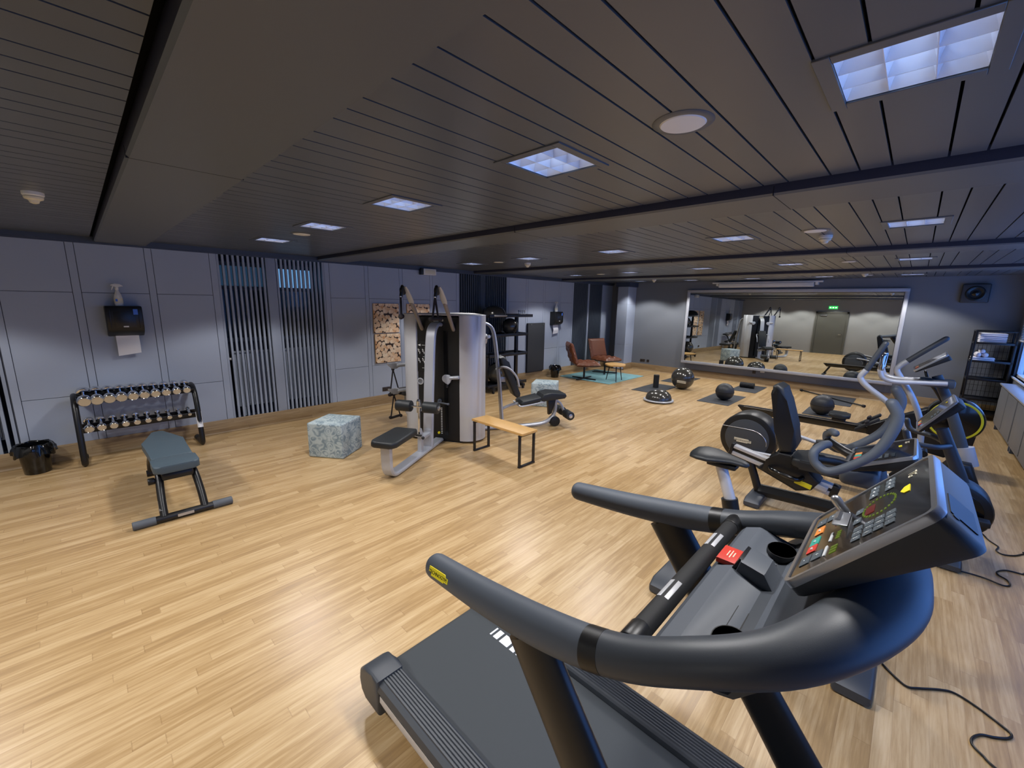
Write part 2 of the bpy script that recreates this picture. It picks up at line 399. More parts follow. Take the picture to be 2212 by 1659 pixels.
for a, b in WINS:
    struct('wall_left', bxx(B(), a, b, Y1+.02, Y1+.10, 2.63, 2.87), joint_m); struct('wall_left', bxx(B(), a, b, Y1+.02, Y1+.10, 0, .16), joint_m)
pm = B(); bxx(pm, X0, X1, Y1-.05, Y1+.02, 2.635, 2.70); bxx(pm, X0, X1, Y1-.02, Y1+.02, 2.615, 2.64, .003)
struct('trim_6', pm, pelmet_m)

def slat_window(n, a, b, transom, post=None):
    """a window recess behind fixed upright slats, with a radiator under the pane"""
    z0, z1 = .16, 2.63
    r = B(); y = Y1+.42
    bxx(r, a-.02, b+.02, y, y+.03, 0, 2.8); bxx(r, a-.04, a, Y1+.1, y, 0, 2.8); bxx(r, b, b+.04, Y1+.1, y, 0, 2.8)
    bxx(r, a, b, Y1+.05, y, 2.62, 2.8); bxx(r, a, b, Y1+.05, y, 0, .14)
    w = struct('window_%d' % n, r, night_m)
    f = B(); m = (a+b)/2
    for zz in (1.36, 2.16, 2.52): bxx(f, a, b, y-.05, y-.004, zz-.03, zz+.03)
    for xx in (a+.03, m, b-.03): bxx(f, xx-.03, xx+.03, y-.05, y-.004, 1.33, 2.55)
    obj('window_frame', f, pelmet_m, w, False)
    for k, (p0, p1) in enumerate(((a+.06, m-.03), (m+.03, b-.06))):
        obj('pane', bxx(B(), p0, p1, y-.02, y-.006, 1.39, 2.13), blackg_m, w, False)
        obj('transom_pane', bxx(B(), p0, p1, y-.02, y-.006, 2.19, 2.49), transom[k], w, False, label='bluish lit transom pane')
    s = thing('slat_screen', ('fixed grey upright slats over the window at the left photo edge', 'tall grey slat screen between dumbbell rack and log pictures', 'dark slat screen behind the storage rack')[n-1], 'slat screen', (a, Y1, z0), 0)
    L = b-a; post = post or (L*.415, L*.505)
    q = B(); N = round(L/.062)
    for i in range(N):
        x = .012+i*(L-.024)/(N-1)
        if post[0]-.02 < x < post[1]+.02: continue
        bxx(q, x-.014, x+.014, .004, .05, 0, z1-z0-.002)
    obj('slats', q, slat_m if n < 3 else dslat_m, s, False)
    obj('centre_post', bxx(B(), post[0], post[1], -.004, .06, 0, z1-z0-.002, .003), slat_m if n < 3 else dslat_m, s)
    h = thing('radiator', ('pale radiator behind the slats at the left photo edge', 'pale ribbed radiator behind the slats beside the log pictures', 'radiator behind the dark slats and storage rack')[n-1], 'radiator', (a+.12, Y1+.3, .145), 0)
    q = B(); W_ = L-.24
    bxx(q, 0, W_, -.02, .04, .16, 1.02); k = 0
    for i in range(int(W_/.05)): bxx(q, .012+i*.05, .042+i*.05, -.045, -.02, .19, .99, .004)
    obj('panel', q, radi_m, h)
    q = B(); bxx(q, -.005, W_+.005, -.05, .05, 1.02, 1.045, .003); obj('top_grille', q, radi_m, h)
    for xx in (.1, W_-.1): obj('foot', bxx(B(), xx-.02, xx+.02, -.01, .03, 0, .17), radi_m, h)
    q = B(); cyl(q, (-.04, -.02, .93), (.0, -.02, .93), .02); tube(q, [(-.045, 0, .0), (-.045, 0, .95)], .009); obj('valve', q, white_m, h)
slat_window(1, *WINS[0], (trans_m, trans_m)); slat_window(2, *WINS[1], (trans_m, trans2_m)); slat_window(3, *WINS[2], (trans_m, night_m))

# fluted dark panels and the boxed column in the far left corner
fl = B()
for a, b in ((10.13, 10.83), (10.92, 11.62)):
    bxx(fl, a, b, Y1+.004, Y1+.02, .02, 2.62)
    n = 16
    for i in range(n): bxx(fl, a+(i+.2)*(b-a)/n, a+(i+.72)*(b-a)/n, Y1-.012, Y1+.006, .02, 2.615)
struct('trim_7', fl, dslat_m)
fs = B(); bxx(fs, 10.84, 10.91, Y1-.02, Y1+.02, .02, 2.62); bxx(fs, 11.63, 11.70, Y1-.02, Y1+.02, .02, 2.62); bxx(fs, 11.7, X1, Y1, Y1+.02, .02, 2.62)
struct('trim_8', fs, wall_m)
pc = B()
for z0, z1 in ((.02, .788), (.788, 2.038), (2.038, 2.56)):
    bxx(pc, 11.75, X1, 6.45, 6.80, z0+.002, z1-.002, .003, 1)
struct('wall_column', pc, wall_m)
struct('trim_9', bxx(B(), 11.70, X1, 6.40, 6.85, 2.56, 2.70), pelmet_m)

# ---- back wall, right wall, wall behind the camera
struct('wall_back', bxx(B(), X1, X1+.1, Y0-.1, Y1+.1, 0, 2.87), wall2_m)
rw = B(); cur = X0-.1
for a, b in sorted(RW_WIN):
    bxx(rw, cur, a, Y0-.12, Y0, 0, 2.87); bxx(rw, a, b, Y0-.12, Y0, 0, .86); bxx(rw, a, b, Y0-.12, Y0, 2.55, 2.87); cur = b
bxx(rw, cur, X1+.1, Y0-.12, Y0, 0, 2.87)
struct('wall_right', rw, wall2_m)
for i, (a, b) in enumerate(RW_WIN):
    f = B()
    for z in (.885, 2.525): bxx(f, a, b, Y0-.10, Y0-.03, z-.025, z+.025, .004)
    for x in (a+.025, (a+b)/2, b-.025): bxx(f, x-.025, x+.025, Y0-.10, Y0-.03, .86, 2.55, .004)
    w = struct('window_%d' % (i+4), f, white_m)
    for p0, p1 in ((a+.05, (a+b)/2-.025), ((a+b)/2+.025, b-.05)): obj('pane', bxx(B(), p0, p1, Y0-.07, Y0-.06, .91, 2.50), pane_m, w, False)
    obj('window_sill', bxx(B(), a-.02, b+.02, Y0-.1, Y0+.03, .835, .86, .004), white_m, w)
vb = thing('venetian_blind', 'half raised slatted blind on the window by the towel rack', 'window blind', (8.35, Y0+.03, 1.50))
q = B()
for i in range(38): box(q, (0, 0, 0), (3.34, .026, .0012), T(1.68, 0, .03+i*.027) @ RX(38))
obj('slats', q, white_m, vb, False); obj('head_rail', bxx(B(), 0, 3.36, -.02, .02, 1.05, 1.09, .003), white_m, vb); obj('bottom_rail', bxx(B(), 0, 3.36, -.014, .014, 0, .016, .003), white_m, vb)
struct('wall_front', bxx(B(), X0-.12, X0, Y0-.1, Y1+.6, 0, 2.87), wall3_m)
d = struct('door_1', bxx(B(), X0, X0+.03, 2.55, 3.75, 0, 2.04, .004), door_m)
q = B(); bxx(q, X0, X0+.05, 2.47, 2.55, 0, 2.12); bxx(q, X0, X0+.05, 3.75, 3.83, 0, 2.12); bxx(q, X0, X0+.05, 2.47, 3.83, 2.04, 2.12); obj('door_frame', q, door_m, d, False)
q = B(); tube(q, [(X0+.03, 2.66, 1.0), (X0+.08, 2.66, 1.0), (X0+.085, 2.79, 1.0)], .011); cyl(q, (X0+.03, 2.66, 1.0), (X0+.036, 2.66, 1.0), .027); obj('door_handle', q, chrome_m, d)
q = B(); bxx(q, X0+.03, X0+.075, 3.35, 3.62, 1.9, 1.96, .006); obj('door_closer', q, alu_m, d)
ex = thing('exit_sign', 'small green lit exit sign above the door', 'exit sign', (X0, 3.15, 2.26))
obj('housing', bxx(B(), 0, .03, -.18, .18, 0, .14, .004), green_m, ex)
q = B()
for k, yy in enumerate((.11, .0, -.11)):
    if k == 1: prism(q, [(-.03, -.03), (.03, -.03), (.03, .03), (-.03, .03)], .003, AX((0, 1, 0), (0, 0, 1), (1, 0, 0), (.0315, yy, .07)))
    else: prism(q, [(-.04, 0), (0, -.045), (0, -.018), (.04, -.018), (.04, .018), (0, .018), (0, .045)], .003, AX((0, -1 if k else 1, 0), (0, 0, 1), (1 if not k else -1, 0, 0), (.0315, yy, .07)))
obj('symbols', q, exitw_m, ex, False)

def skirt(name, L, M, m):
    """board with a coved foot, 0.2 high"""
    pr = [(0, 0), (.045, 0), (.032, .004), (.022, .012), (.016, .024), (.014, .04), (.014, .195), (.008, .203), (0, .203)]
    b = B(); prism(b, [(x, z) for x, z in pr], L, M); o = struct(name, b, m, smooth=True); return o
skirt('baseboard_left', X1-X0, AX((0, -1, 0), (0, 0, 1), (-1, 0, 0), ((X0+X1)/2, Y1+.001, 0)), skl_m)
skirt('baseboard_back', 6.45-Y0, AX((-1, 0, 0), (0, 0, 1), (0, 1, 0), (X1+.001, (6.45+Y0)/2, 0)), skb_m)
skirt('baseboard_column', .5, AX((0, -1, 0), (0, 0, 1), (-1, 0, 0), (12.0, 6.451, 0)), skl_m)
skirt('baseboard_right', X1-X0, AX((0, 1, 0), (0, 0, 1), (1, 0, 0), ((X0+X1)/2, Y0-.001, 0)), skl_m)

# ---- luminaires: flange, reflector box, cross louvre, two lamps, each with its own beam
def luminaire():
    t = thing('ceiling_light', 'x', 'ceiling light', (0, 0, ZC))
    h = .162
    q = B(); o = .205
    for a, b, c, d in ((-o, o, h, o), (-o, o, -o, -h), (-o, -h, -h, h), (h, o, -h, h)): bxx(q, a, b, c, d, -.006, .004, .0015, 1)
    obj('frame', q, ceil_m, t)
    q = B(); z = .10
    for a, b, c, d in ((-h-.01, -h, -h, h), (h, h+.01, -h, h), (-h, h, h, h+.01), (-h, h, -h-.01, -h)): bxx(q, a, b, c, d, 0, z)
    bxx(q, -h, h, -h, h, z, z+.008)
    obj('reflector', q, refl_m, t, False)
    q = B()
    for k in (-1, 1):
        for sw in (0, 1):
            x = k*h/3; pr = [(x-.014, .048), (x-.007, .028), (x-.0025, .010), (x-.0012, .002), (x+.0012, .002), (x+.0025, .010), (x+.007, .028), (x+.014, .048)]
            prism(q, pr, 2*h-.004, YZ if sw else XZ)
    for k in (-1, 1):                                 # curved wall reflectors of the outer cells
        for sw in (0, 1):
            pr = [(k*h*.995, .002), (k*h*.9, .05), (k*h*.8, .08), (k*h*.995, .08)]
            prism(q, pr, 2*h-.004, YZ if sw else XZ)
    obj('louvre', q, louv_m, t, True, ang=60)
    for k in (-1, 1):
        q = B(); cyl(q, (-h+.03, k*.055, .078), (h-.03, k*.055, .078), .011, 10); obj('lamp_tube', q, lampm, t)
    return t
def beam_lamp(x, y):
    l = bpy.data.lights.new('ceiling_beam', 'SPOT'); l.energy = SPOT_W; l.color = SPOT_COL; l.spot_size = R(121); l.spot_blend = .22; l.shadow_soft_size = .10
    o = bpy.data.objects.new('ceiling_beam', l); COL.objects.link(o); o.location = (x, y, ZC-.035)
ROWS = [('first row past the near soffit', 0), ('second row', 5), ('third row', 10), ('last row before the mirror wall', 15), ('row behind the camera', 20)]
POS = ['nearest the window wall', 'second from the window wall', 'middle one of five', 'second from the slatted wall', 'nearest the slatted wall']
lum = luminaire(); lk = {}
for o in COL.objects:
    if o.parent: lk.setdefault(o.parent, []).append(o)
for i, (x, y) in enumerate(LIGHTS):
    lab = 'square louvred ceiling light, %s, %s' % (ROWS[i//5][0], POS[i % 5])
    if i == 0: lum.location = (x, y, ZC); lum['label'] = lab; lum['group'] = 'louvred ceiling lights'
    else: dup(lum, (x, y, ZC), 0, lab, 'louvred ceiling lights', lk)
    beam_lamp(x, y)
# ---- round ceiling speakers and smoke detectors
def speaker():
    t = thing('ceiling_speaker', 'x', 'ceiling speaker', (0, 0, ZC))
    q = B(); lathe(q, [(.085, -.002), (.085, -.006), (.104, -.006), (.112, -.001), (.112, .001), (.085, .001)], 40); obj('rim', q, soffit_m, t)
    q = B(); lathe(q, [(.086, -.004), (.08, -.009), (.001, -.011)], 40); lathe(q, [(.086, -.004), (.086, 0)], 40); obj('grille', q, white_m, t)
    return t
sp = speaker(); lk = {}
for o in COL.objects:
    if o.parent: lk.setdefault(o.parent, []).append(o)
for i, (x, y, lab) in enumerate([(1.703, .755, 'large white round speaker in the ceiling, nearest the camera'), (1.78, 4.87, 'round ceiling speaker between two lights above the slat screen'), (4.70, .778, 'round ceiling speaker beside a smoke detector, second bay'),
        (5.12, 5.29, 'small round ceiling speaker left of the smoke detector above the storage rack'), (7.95, .85, 'round ceiling speaker in the third bay near the mirror'), (8.4, 5.33, 'far round ceiling speaker above the leather chairs'), (11.2, .86, 'farthest round ceiling speaker right above the mirror')]):
    if i == 0: sp.location = (x, y, ZC); sp['label'] = lab; sp['group'] = 'ceiling speakers'
    else: dup(sp, (x, y, ZC), 0, lab, 'ceiling speakers', lk)
def detector():
    t = thing('smoke_detector', 'x', 'smoke detector', (0, 0, ZC))
    q = B(); lathe(q, [(.055, 0), (.055, -.02), (.05, -.026), (.02, -.026)], 28); obj('base', q, white_m, t)
    q = B(); lathe(q, [(.046, -.026), (.05, -.034), (.046, -.046), (.03, -.052), (.026, -.06), (.022, -.07), (.008, -.076), (.0, -.076)], 28); obj('sensor_head', q, cream_m, t)
    return t
sd = detector(); lk = {}
for o in COL.objects:
    if o.parent: lk.setdefault(o.parent, []).append(o)
for i, (x, y, lab) in enumerate([(-.106, 4.49, 'white smoke detector at the far left, near side of the wide soffit'), (5.53, 4.99, 'white smoke detector under the ceiling light above the tower'), (5.08, .75, 'white smoke detector next to a round speaker, right half of ceiling'),
        (10.74, 5.17, 'tiny smoke detector above the corner with leather chairs'), (10.55, .85, 'small smoke detector above the right half of the mirror')]):
    if i == 0: sd.location = (x, y, ZC); sd['label'] = lab; sd['group'] = 'smoke detectors'
    else: dup(sd, (x, y, ZC), 0, lab, 'smoke detectors', lk)
# ================================================================ ON THE WALLS
def nth(i, n, words=('first', 'second', 'third', 'fourth', 'fifth', 'sixth', 'seventh', 'eighth', 'ninth', 'tenth')): return words[i]
def kidmap():
    k = {}
    for o in COL.objects:
        if o.parent: k.setdefault(o.parent, []).append(o)
    return k
YW = Y1
def dispenser(loc, label, paper=.26):
    t = thing('paper_towel_dispenser', label, 'towel dispenser', loc, 0, 'paper towel dispensers')
    w, h, d = .345, .375, .205                       # back at y = 0, front towards -y
    q = B(); pr = [(0, .0), (-.06, 0), (-.17, .05), (-d, .10), (-d, .33), (-.185, h), (0, h)]
    prism(q, pr, w, AX((0, 1, 0), (0, 0, 1), (1, 0, 0)), .012, 3); obj('cover', q, black_m, t)
    obj('front_window', box(B(), (0, -d-.001, .215), (.20, .004, .20), bev=.002), bframe_m, t)
    q = B()
    for s in (-1, 1): box(q, (s*.135, -d-.002, .22), (.012, .006, .23), bev=.002)
    obj('side_rib', q, black_m, t)
    obj('badge', box(B(), (.105, -d-.004, .305), (.044, .003, .068)), blue_m, t, label='blue label')
    obj('lock_plate', box(B(), (0, -d-.003, .125), (.05, .003, .018), bev=.001), white_m, t)
    q = B(); rows = []
    for i in range(9):
        z = .03-i*paper/8; yy = -.075+.012*sin(i*.9); rows.append((yy, z))
    for (ya, za), (yb, zb) in zip(rows, rows[1:]):
        v = [q.verts.new(p) for p in ((-.105, ya, za), (.115, ya, za), (.115, yb, zb-(.0 if zb > -.2 else .0)), (-.105, yb, zb))]; q.faces.new(v)
    bmesh.ops.remove_doubles(q, verts=q.verts, dist=.0001)
    for v in q.verts:
        if v.co.z < .03-paper+.001 and v.co.x < 0: v.co.z -= .03
    bmesh.ops.solidify(q, geom=q.faces, thickness=.0015); obj('paper_sheet', q, paper_m, t, True, 'white paper hanging out')
    return t
def spray_bottle(loc, rz, label):
    t = thing('spray_bottle', label, 'spray bottle', loc, rz, 'spray bottles on dispensers')
    q = B(); lathe(q, [(.036, 0), (.042, .006), (.043, .09), (.036, .13), (.022, .165), (.014, .185), (.014, .195)], 24); obj('bottle', q, white_m, t)
    q = B(); lathe(q, [(.0435, .035), (.0435, .095), (.043, .095), (.043, .035)], 24); obj('sticker', q, cream_m, t); q = B(); box(q, (-.02, -.0375, .07), (.02, .012, .03), RZ(0)); obj('blue_mark', q, blue_m, t)
    q = B(); cyl(q, (0, 0, .195), (0, 0, .225), .017, 16, .003)
    prism(q, [(-.055, .245), (-.05, .258), (-.01, .272), (.03, .268), (.06, .245), (.058, .236), (.02, .238), (.012, .222), (-.012, .222), (-.018, .24)], .026, XZ, .005, 2)
    obj('trigger_head', q, white_m, t)
    q = B(); prism(q, [(-.02, .243), (-.034, .225), (-.045, .195), (-.052, .19), (-.046, .222), (-.036, .245)], .014, XZ, .003, 2); obj('trigger', q, white_m, t)
    return t
dispenser((.413, YW, 1.505), 'black paper towel dispenser above the dumbbell rack', .25)
dispenser((9.23, YW, 1.42), 'black paper towel dispenser between hanging mat and chairs', .24)
spray_bottle((.385, YW-.10, 1.882), 0, 'white trigger spray bottle on the dispenser above the dumbbells')
spray_bottle((9.2, YW-.10, 1.797), 100, 'white spray bottle on the far dispenser near the chairs')

pics = [(3.83, 1.405, 'square log-end picture, upper one of the left pair'), (3.84, .835, 'square log-end picture, lower one of the left pair'),
        (4.545, 1.405, 'log-end picture half hidden behind the tower arms'), (4.555, .835, 'log-end picture hidden behind the tower, seen in the mirror')]
for x, z, lab in pics:
    t = thing('log_picture', lab, 'picture', (x, YW, z), 0, 'log-end pictures')
    obj('panel', bxx(B(), 0, .535, -.022, 0, 0, .55, .002, 1), oak_m, t); p = obj('print', bxx(B(), .002, .533, -.024, -.0205, .002, .548), log_m, t, False)
def socket(name, loc, rz, n, label):
    t = thing(name, label, 'wall socket', loc, rz)
    for k in range(n):
        obj('face_plate', bxx(B(), k*.083, k*.083+.078, -.01, 0, 0, .08, .003), sock_m, t)
        q = B(); lathe(q, [(.03, .0), (.03, .0025), (.024, .003), (.022, -.002), (.001, -.002)], 20, AX((1, 0, 0), (0, 0, 1), (0, -1, 0), (k*.083+.039, -.0095, .04))); obj('outlet', q, black_m, t)
    return t
socket('wall_socket', (3.96, YW, .27), 0, 2, 'brown double socket low on the wall left of the tower')
socket('wall_socket', (X1, 6.15, .27), -90, 2, 'brown double socket on the far wall right of the leather chairs')
socket('wall_socket', (X1, 5.93, .27), -90, 1, 'single socket next to the double one on the far wall')
socket('wall_socket', (X1, 2.95, .29), -90, 1, 'brown box under the mirror frame')
t = thing('wall_tag', 'small white tag below the mirror', 'tag', (X1, 2.72, .34), -90); obj('plate', bxx(B(), -.05, .05, -.006, 0, 0, .07, .002), white_m, t)
# emergency light box under the ceiling
t = thing('emergency_light', 'pale emergency light box high above the log pictures', 'emergency light', (4.90, YW-.01, 2.53), 0)
obj('housing', bxx(B(), 0, .30, -.10, -.01, 0, .12, .008), white_m, t); obj('bracket', bxx(B(), -.05, -.002, -.09, -.01, .0, .13, .004), black_m, t); obj('lens', bxx(B(), .03, .27, -.104, -.098, .02, .10, .002), cream_m, t)
# exercise mat hung from hooks
t = thing('hanging_mat', 'tall black exercise mats hanging on the wall beside the storage rack', 'exercise mat', (8.10, YW, .19), 0)
q = B()
def hm(x, y): return
for i in range(4): bxx(q, 0, .68, -.022-.014*i, -.012-.014*i, .0+.008*i, 1.31, .004)
obj('mat_stack', q, mat_m, t)
for x in (.1, .58):
    q = B(); tube(q, [(x, 0, 1.27), (x, -.09, 1.27), (x, -.095, 1.29)], .005, 8); obj('hook', q, alu_m, t)

# ================================================================ BACK WALL
tl = R(.5); mt = thing('wall_mirror', 'huge silver-framed mirror covering the far wall', 'mirror', (12.185, 2.515, .385), 0)
M = RY(.5)
obj('mirror_pane', box(B(), (.0, 0, 1.04), (.008, 4.46, 1.93), M), mirror_m, mt, False)
q = B()
for c, s in (((0, 0, .037), (.045, 4.63, .075)), ((0, 0, 2.04), (.045, 4.63, .075))): box(q, c, s, M, .008)
for y in (-2.277, 2.277): box(q, (0, y, 1.04), (.045, .075, 1.95), M, .008)
obj('frame', q, mframe_m, mt)
ps = thing('projection_screen', 'long white screen housing under the ceiling above the mirror', 'projection screen', (12.12, 2.92, 2.515), 0)
q = B(); bxx(q, -.07, .07, -1.05, 1.05, 0, .10, .012, 3); obj('case', q, white_m, ps)
q = B(); bxx(q, -.05, .05, -1.22, 1.22, .10, .135, .004); obj('mounting_rail', q, white_m, ps)
for s in (-1.1, 1.1): obj('bracket', bxx(B(), -.02, .14, s-.03, s+.03, .04, .10, .003), white_m, ps)
ws = thing('wall_speaker', 'dark round-fronted speaker high on the wall right of the mirror', 'speaker', (X1, -.73, 2.17), 0)
obj('cabinet', bxx(B(), -.10, 0, -.19, .19, 0, .36, .02, 3), char_m, ws)
q = B(); lathe(q, [(.135, 0), (.14, .008), (.12, .012), (.06, -.005), (.03, .01), (.0, .014)], 36, AX((0, -1, 0), (0, 0, 1), (-1, 0, 0), (-.101, 0, .18))); obj('cone', q, blackg_m, ws)

# ================================================================ SMALL THINGS AT THE LEFT WALL
def bin_(loc, h, r, label):
    t = thing('waste_bin', label, 'waste bin', loc, 0, 'black waste bins')
    q = B(); lathe(q, [(r*.78, 0), (r*.8, .004), (r, h), (r-.006, h), (r*.76, .01), (.001, .01)], 32); obj('bucket', q, blackg_m, t)
    q = B(); n = 48; rings = []
    for k, (rr, z) in enumerate(((.90*r, h*.55), (.95*r, h*.9), (.99*r, h+.008), (1.06*r, h+.012), (1.16*r, h-.015), (1.25*r, h-.06), (1.27*r, h-.11))):
        rings.append([V(((rr+(.012*r/.15*(k > 3))*sin(7*a+k)+.008*(k > 2)*sin(13*a+2*k))*cos(a), (rr+(.012*(k > 3))*sin(5*a+k)+.008*(k > 2)*sin(11*a))*sin(a), z+(.018 if k > 4 else .005)*sin(6*a+1.3*k))) for a in (2*pi*j/n for j in range(n))])
    loft(q, rings, cap=False); obj('bin_liner', q, blackg_m, t, ang=70)
    return t
bin_((-.53, 7.02, 0), .33, .135, 'black waste bin with a floppy liner, left of the dumbbell rack')
bin_((9.05, 7.05, 0), .32, .135, 'small black waste bin below the far dispenser')

rk = thing('dumbbell_rack', 'black two-tier dumbbell rack against the panelled wall', 'dumbbell rack', (-.17, 6.80, 0), 0)
for x in (.02, 1.16):
    f = obj('end_frame', tube(B(), [(x, .40, .033), (x, .12, .033), (x, .045, .05), (x, .03, .12), (x, .06, .30), (x, .11, .52), (x, .17, .68), (x, .23, .755), (x, .31, .80), (x, .40, .81)], .031, 14, 5, round_end=True), bframe_m, rk)
    q = B(); tube(q, [(x, .052, .26), (x, .10, .47)], .0325, 14); obj('label_plate', q, paper_m, f, label='white instruction sticker') if x > 1 else q.free()
    obj('rubber_foot', tube(B(), [(x, .42, .036), (x, .32, .036)], .036, 12), rub_m, f)
for z in (.775, .425):
    for k in (-1, 1): obj('tray_rail', bar(B(), (.02, .25+k*.052, z+k*.019), (1.16, .25+k*.052, z+k*.019), .012, .055, (0, -.34, 1)), bframe_m, rk)
    obj('tray', bar(B(), (.02, .25, z-.03), (1.16, .25, z-.03), .11, .006, (0, -.36, 1)), bframe_m, rk)
def dumbbell(r, L, label, loc):
    t = thing('dumbbell', label, 'dumbbell', loc, 0, 'chrome dumbbells on the rack')
    ax = V((0, -cos(R(20)), -sin(R(20)))); m = AX((1, 0, 0), ax.cross(V((1, 0, 0))), ax)
    h = L/2; hl = L/2-.062
    q = B(); lathe(q, [(.012, -h+.01), (.012, -.05), (.016, -.02), (.017, 0), (.016, .02), (.012, .05), (.012, h-.01)], 16, m); obj('handle', q, chrome_m, t)
    for s in (-1, 1):
        pr = [(.014, h-hl), (r*.7, h-hl), (r*.94, h-hl+.006), (r, h-hl+.016), (r, h-.014), (r*.93, h-.004), (r*.84, h), (r*.8, h-.003), (.001, h-.003)]
        q = B(); lathe(q, [(a, s*b) for a, b in pr], 28, m); hd = obj('head', q, chrome_m, t)
        q = B(); lathe(q, [(r*.80, s*(h-.0035)), (r*.80, s*(h-.0015)), (.001, s*(h-.0015))], 28, m); obj('floor_reflection_disc', q, endrefl_m, hd, label='end disc painted with a beige floor reflection')  # beige disc paints the floor's reflection onto the chrome head
    return t
for i in range(10):
    r = .066-.0022*i; x = -.17+.105+.108*i
    dumbbell(r, .275-.004*i, 'chrome dumbbell on the upper tray, %s from the left' % nth(i, 10), (x, 7.05, .775+.036))
for i in range(10):
    r = .049-.0027*i; x = -.17+.105+.108*i
    dumbbell(r, .225-.005*i, 'smaller chrome dumbbell on the lower tray, %s from the left' % nth(i, 10), (x, 7.05, .425+.036))

# ---- flat bench
wbn = thing('weight_bench', 'grey padded flat bench in front of the dumbbell rack', 'weight bench', (.475, 4.64, 0), 0)
f = obj('front_foot_bar', cyl(B(), (-.36, 0, .036), (.36, 0, .036), .034, 18), bframe_m, wbn)
for s in (-1, 1):
    e = obj('end_cap', cyl(B(), (s*.21, 0, .036), (s*.37, 0, .036), .0375, 18, .006), dgrey_m, f)
obj('maker_plate', box(B(), (.0, -.034, .04), (.12, .004, .026)), alu_m, f)
for s in (-1, 1):
    o = obj('leg_post', tube(B(), [(s*.15, 0, .05), (s*.145, .10, .20), (s*.13, .24, .35), (s*.11, .42, .39), (s*.11, .9, .385), (s*.11, 1.28, .2), (s*.11, 1.38, .05)], .031, 14, 4), bframe_m, wbn)
    if s < 0: obj('sticker', tube(B(), [(s*.1495, .03, .095), (s*.146, .085, .175)], .0322, 14), alu_m, o, label='silver sticker')
obj('rear_foot_bar', cyl(B(), (-.15, 1.38, .036), (.15, 1.38, .036), .034, 18), bframe_m, wbn)
q = B(); cyl(q, (-.17, .22, .33), (.12, .22, .33), .020, 14); cyl(q, (-.215, .22, .33), (-.165, .22, .33), .032, 14, .006); obj('adjuster_knob', q, black_m, wbn)
q = B(); prism(q, rrect(.345, .30, .05), .07, T(0, .245, .450), .014, 3); obj('seat', q, uph2_m, wbn)
pr = [(-.160, .398), (.160, .398), (.165, .75), (.175, 1.02), (.17, 1.06), (.09, 1.30), (.06, 1.44), (.03, 1.47), (-.03, 1.47), (-.06, 1.44), (-.09, 1.30), (-.17, 1.06), (-.175, 1.02), (-.165, .75)]
q = B(); prism(q, pr, .07, T(0, 0, .45), .014, 3); obj('backrest', q, uph2_m, wbn)
q = B(); bxx(q, -.12, .12, .14, .36, .33, .40, .02); obj('seat_support', q, black_m, wbn)

# ---- pouf cubes and the little wooden bench
def pouf(loc, rz, s, h, label):
    t = thing('pouf', label, 'pouf', loc, rz, 'cube poufs')
    q = B(); box(q, (0, 0, h/2), (s, s, h), bev=.022, seg=3); obj('cover', q, kilim_m, t)
    q = B()
    for x, y in ((-1, -1), (1, -1), (1, 1), (-1, 1)): pass
    pts = [(x*(s/2-.012), y*(s/2-.012), h-.012) for x, y in ((-1, -1), (1, -1), (1, 1), (-1, 1))]
    for a, b in zip(pts, pts[1:]+pts[:1]): tube(q, [a, b], .008, 8)
    obj('piping', q, kilim_m, t); return t
pouf((2.20, 5.36, 0), 35, .485, .455, 'faded blue patterned cube pouf left of the tower')
pouf((6.38, 5.20, 0), 30, .485, .47, 'faded blue patterned cube pouf behind the leg machine')
t = thing('wooden_bench', 'small oak plank bench on black steel loops beside the tower', 'bench', (3.70, 3.70, 0), 0)
obj('seat_plank', bxx(B(), -.14, .14, -.47, .47, .42, .452, .006), oak_m, t)
for y in (-.42, .42):
    q = B()
    for a, b in (((-.13, y, .41), (-.13, y, .012)), ((.13, y, .41), (.13, y, .012))): bar(q, a, b, .035, .022, (0, 1, 0), .003)
    bar(q, (-.147, y, .011), (.147, y, .011), .035, .022); bar(q, (-.147, y, .409), (.147, y, .409), .035, .022); obj('leg_loop', q, bframe_m, t)

# ================================================================ LOUNGE CORNER
t = thing('rug', 'teal carpet rug under the leather chairs', 'rug', (10.2, 6.25, 0), 0)
q = B(); bxx(q, -.93, .95, -.80, .80, .001, .014, .004); obj('pile', q, rugm, t)
def quilt(bm, w, h, th, M, n=4):
    """diamond-quilted pad: grid with raised diamonds"""
    nx = ny = 32; g = []
    for j in range(ny+1):
        row = []
        for i in range(nx+1):
            u, v = i/nx, j/ny; x = (u-.5)*w; y = (v-.5)*h
            a = abs(sin(pi*n*(u+v)/1.0)); b = abs(sin(pi*n*(u-v)/1.0)); e = min(1, 8*min(u, 1-u, v, 1-v))
            row.append(bm.verts.new(M @ V((x, y, th/2*(e**.5)+.034*(min(a, .9)*min(b, .9))**.5*e))))
        g.append(row)
    k = [[bm.verts.new(M @ V(((i/nx-.5)*w, (j/ny-.5)*h, -th/2*(min(1, 8*min(i/nx, 1-i/nx, j/ny, 1-j/ny))**.5)))) for i in range(nx+1)] for j in range(ny+1)]
    for j in range(ny):
        for i in range(nx):
            bm.faces.new((g[j][i], g[j][i+1], g[j+1][i+1], g[j+1][i])); bm.faces.new((k[j][i], k[j+1][i], k[j+1][i+1], k[j][i+1]))
    for i in range(nx):
        bm.faces.new((g[0][i], k[0][i], k[0][i+1], g[0][i+1])); bm.faces.new((g[ny][i], g[ny][i+1], k[ny][i+1], k[ny][i]))
        bm.faces.new((g[i][0], g[i+1][0], k[i+1][0], k[i][0])); bm.faces.new((g[i][nx], k[i][nx], k[i+1][nx], g[i+1][nx]))
    return bm
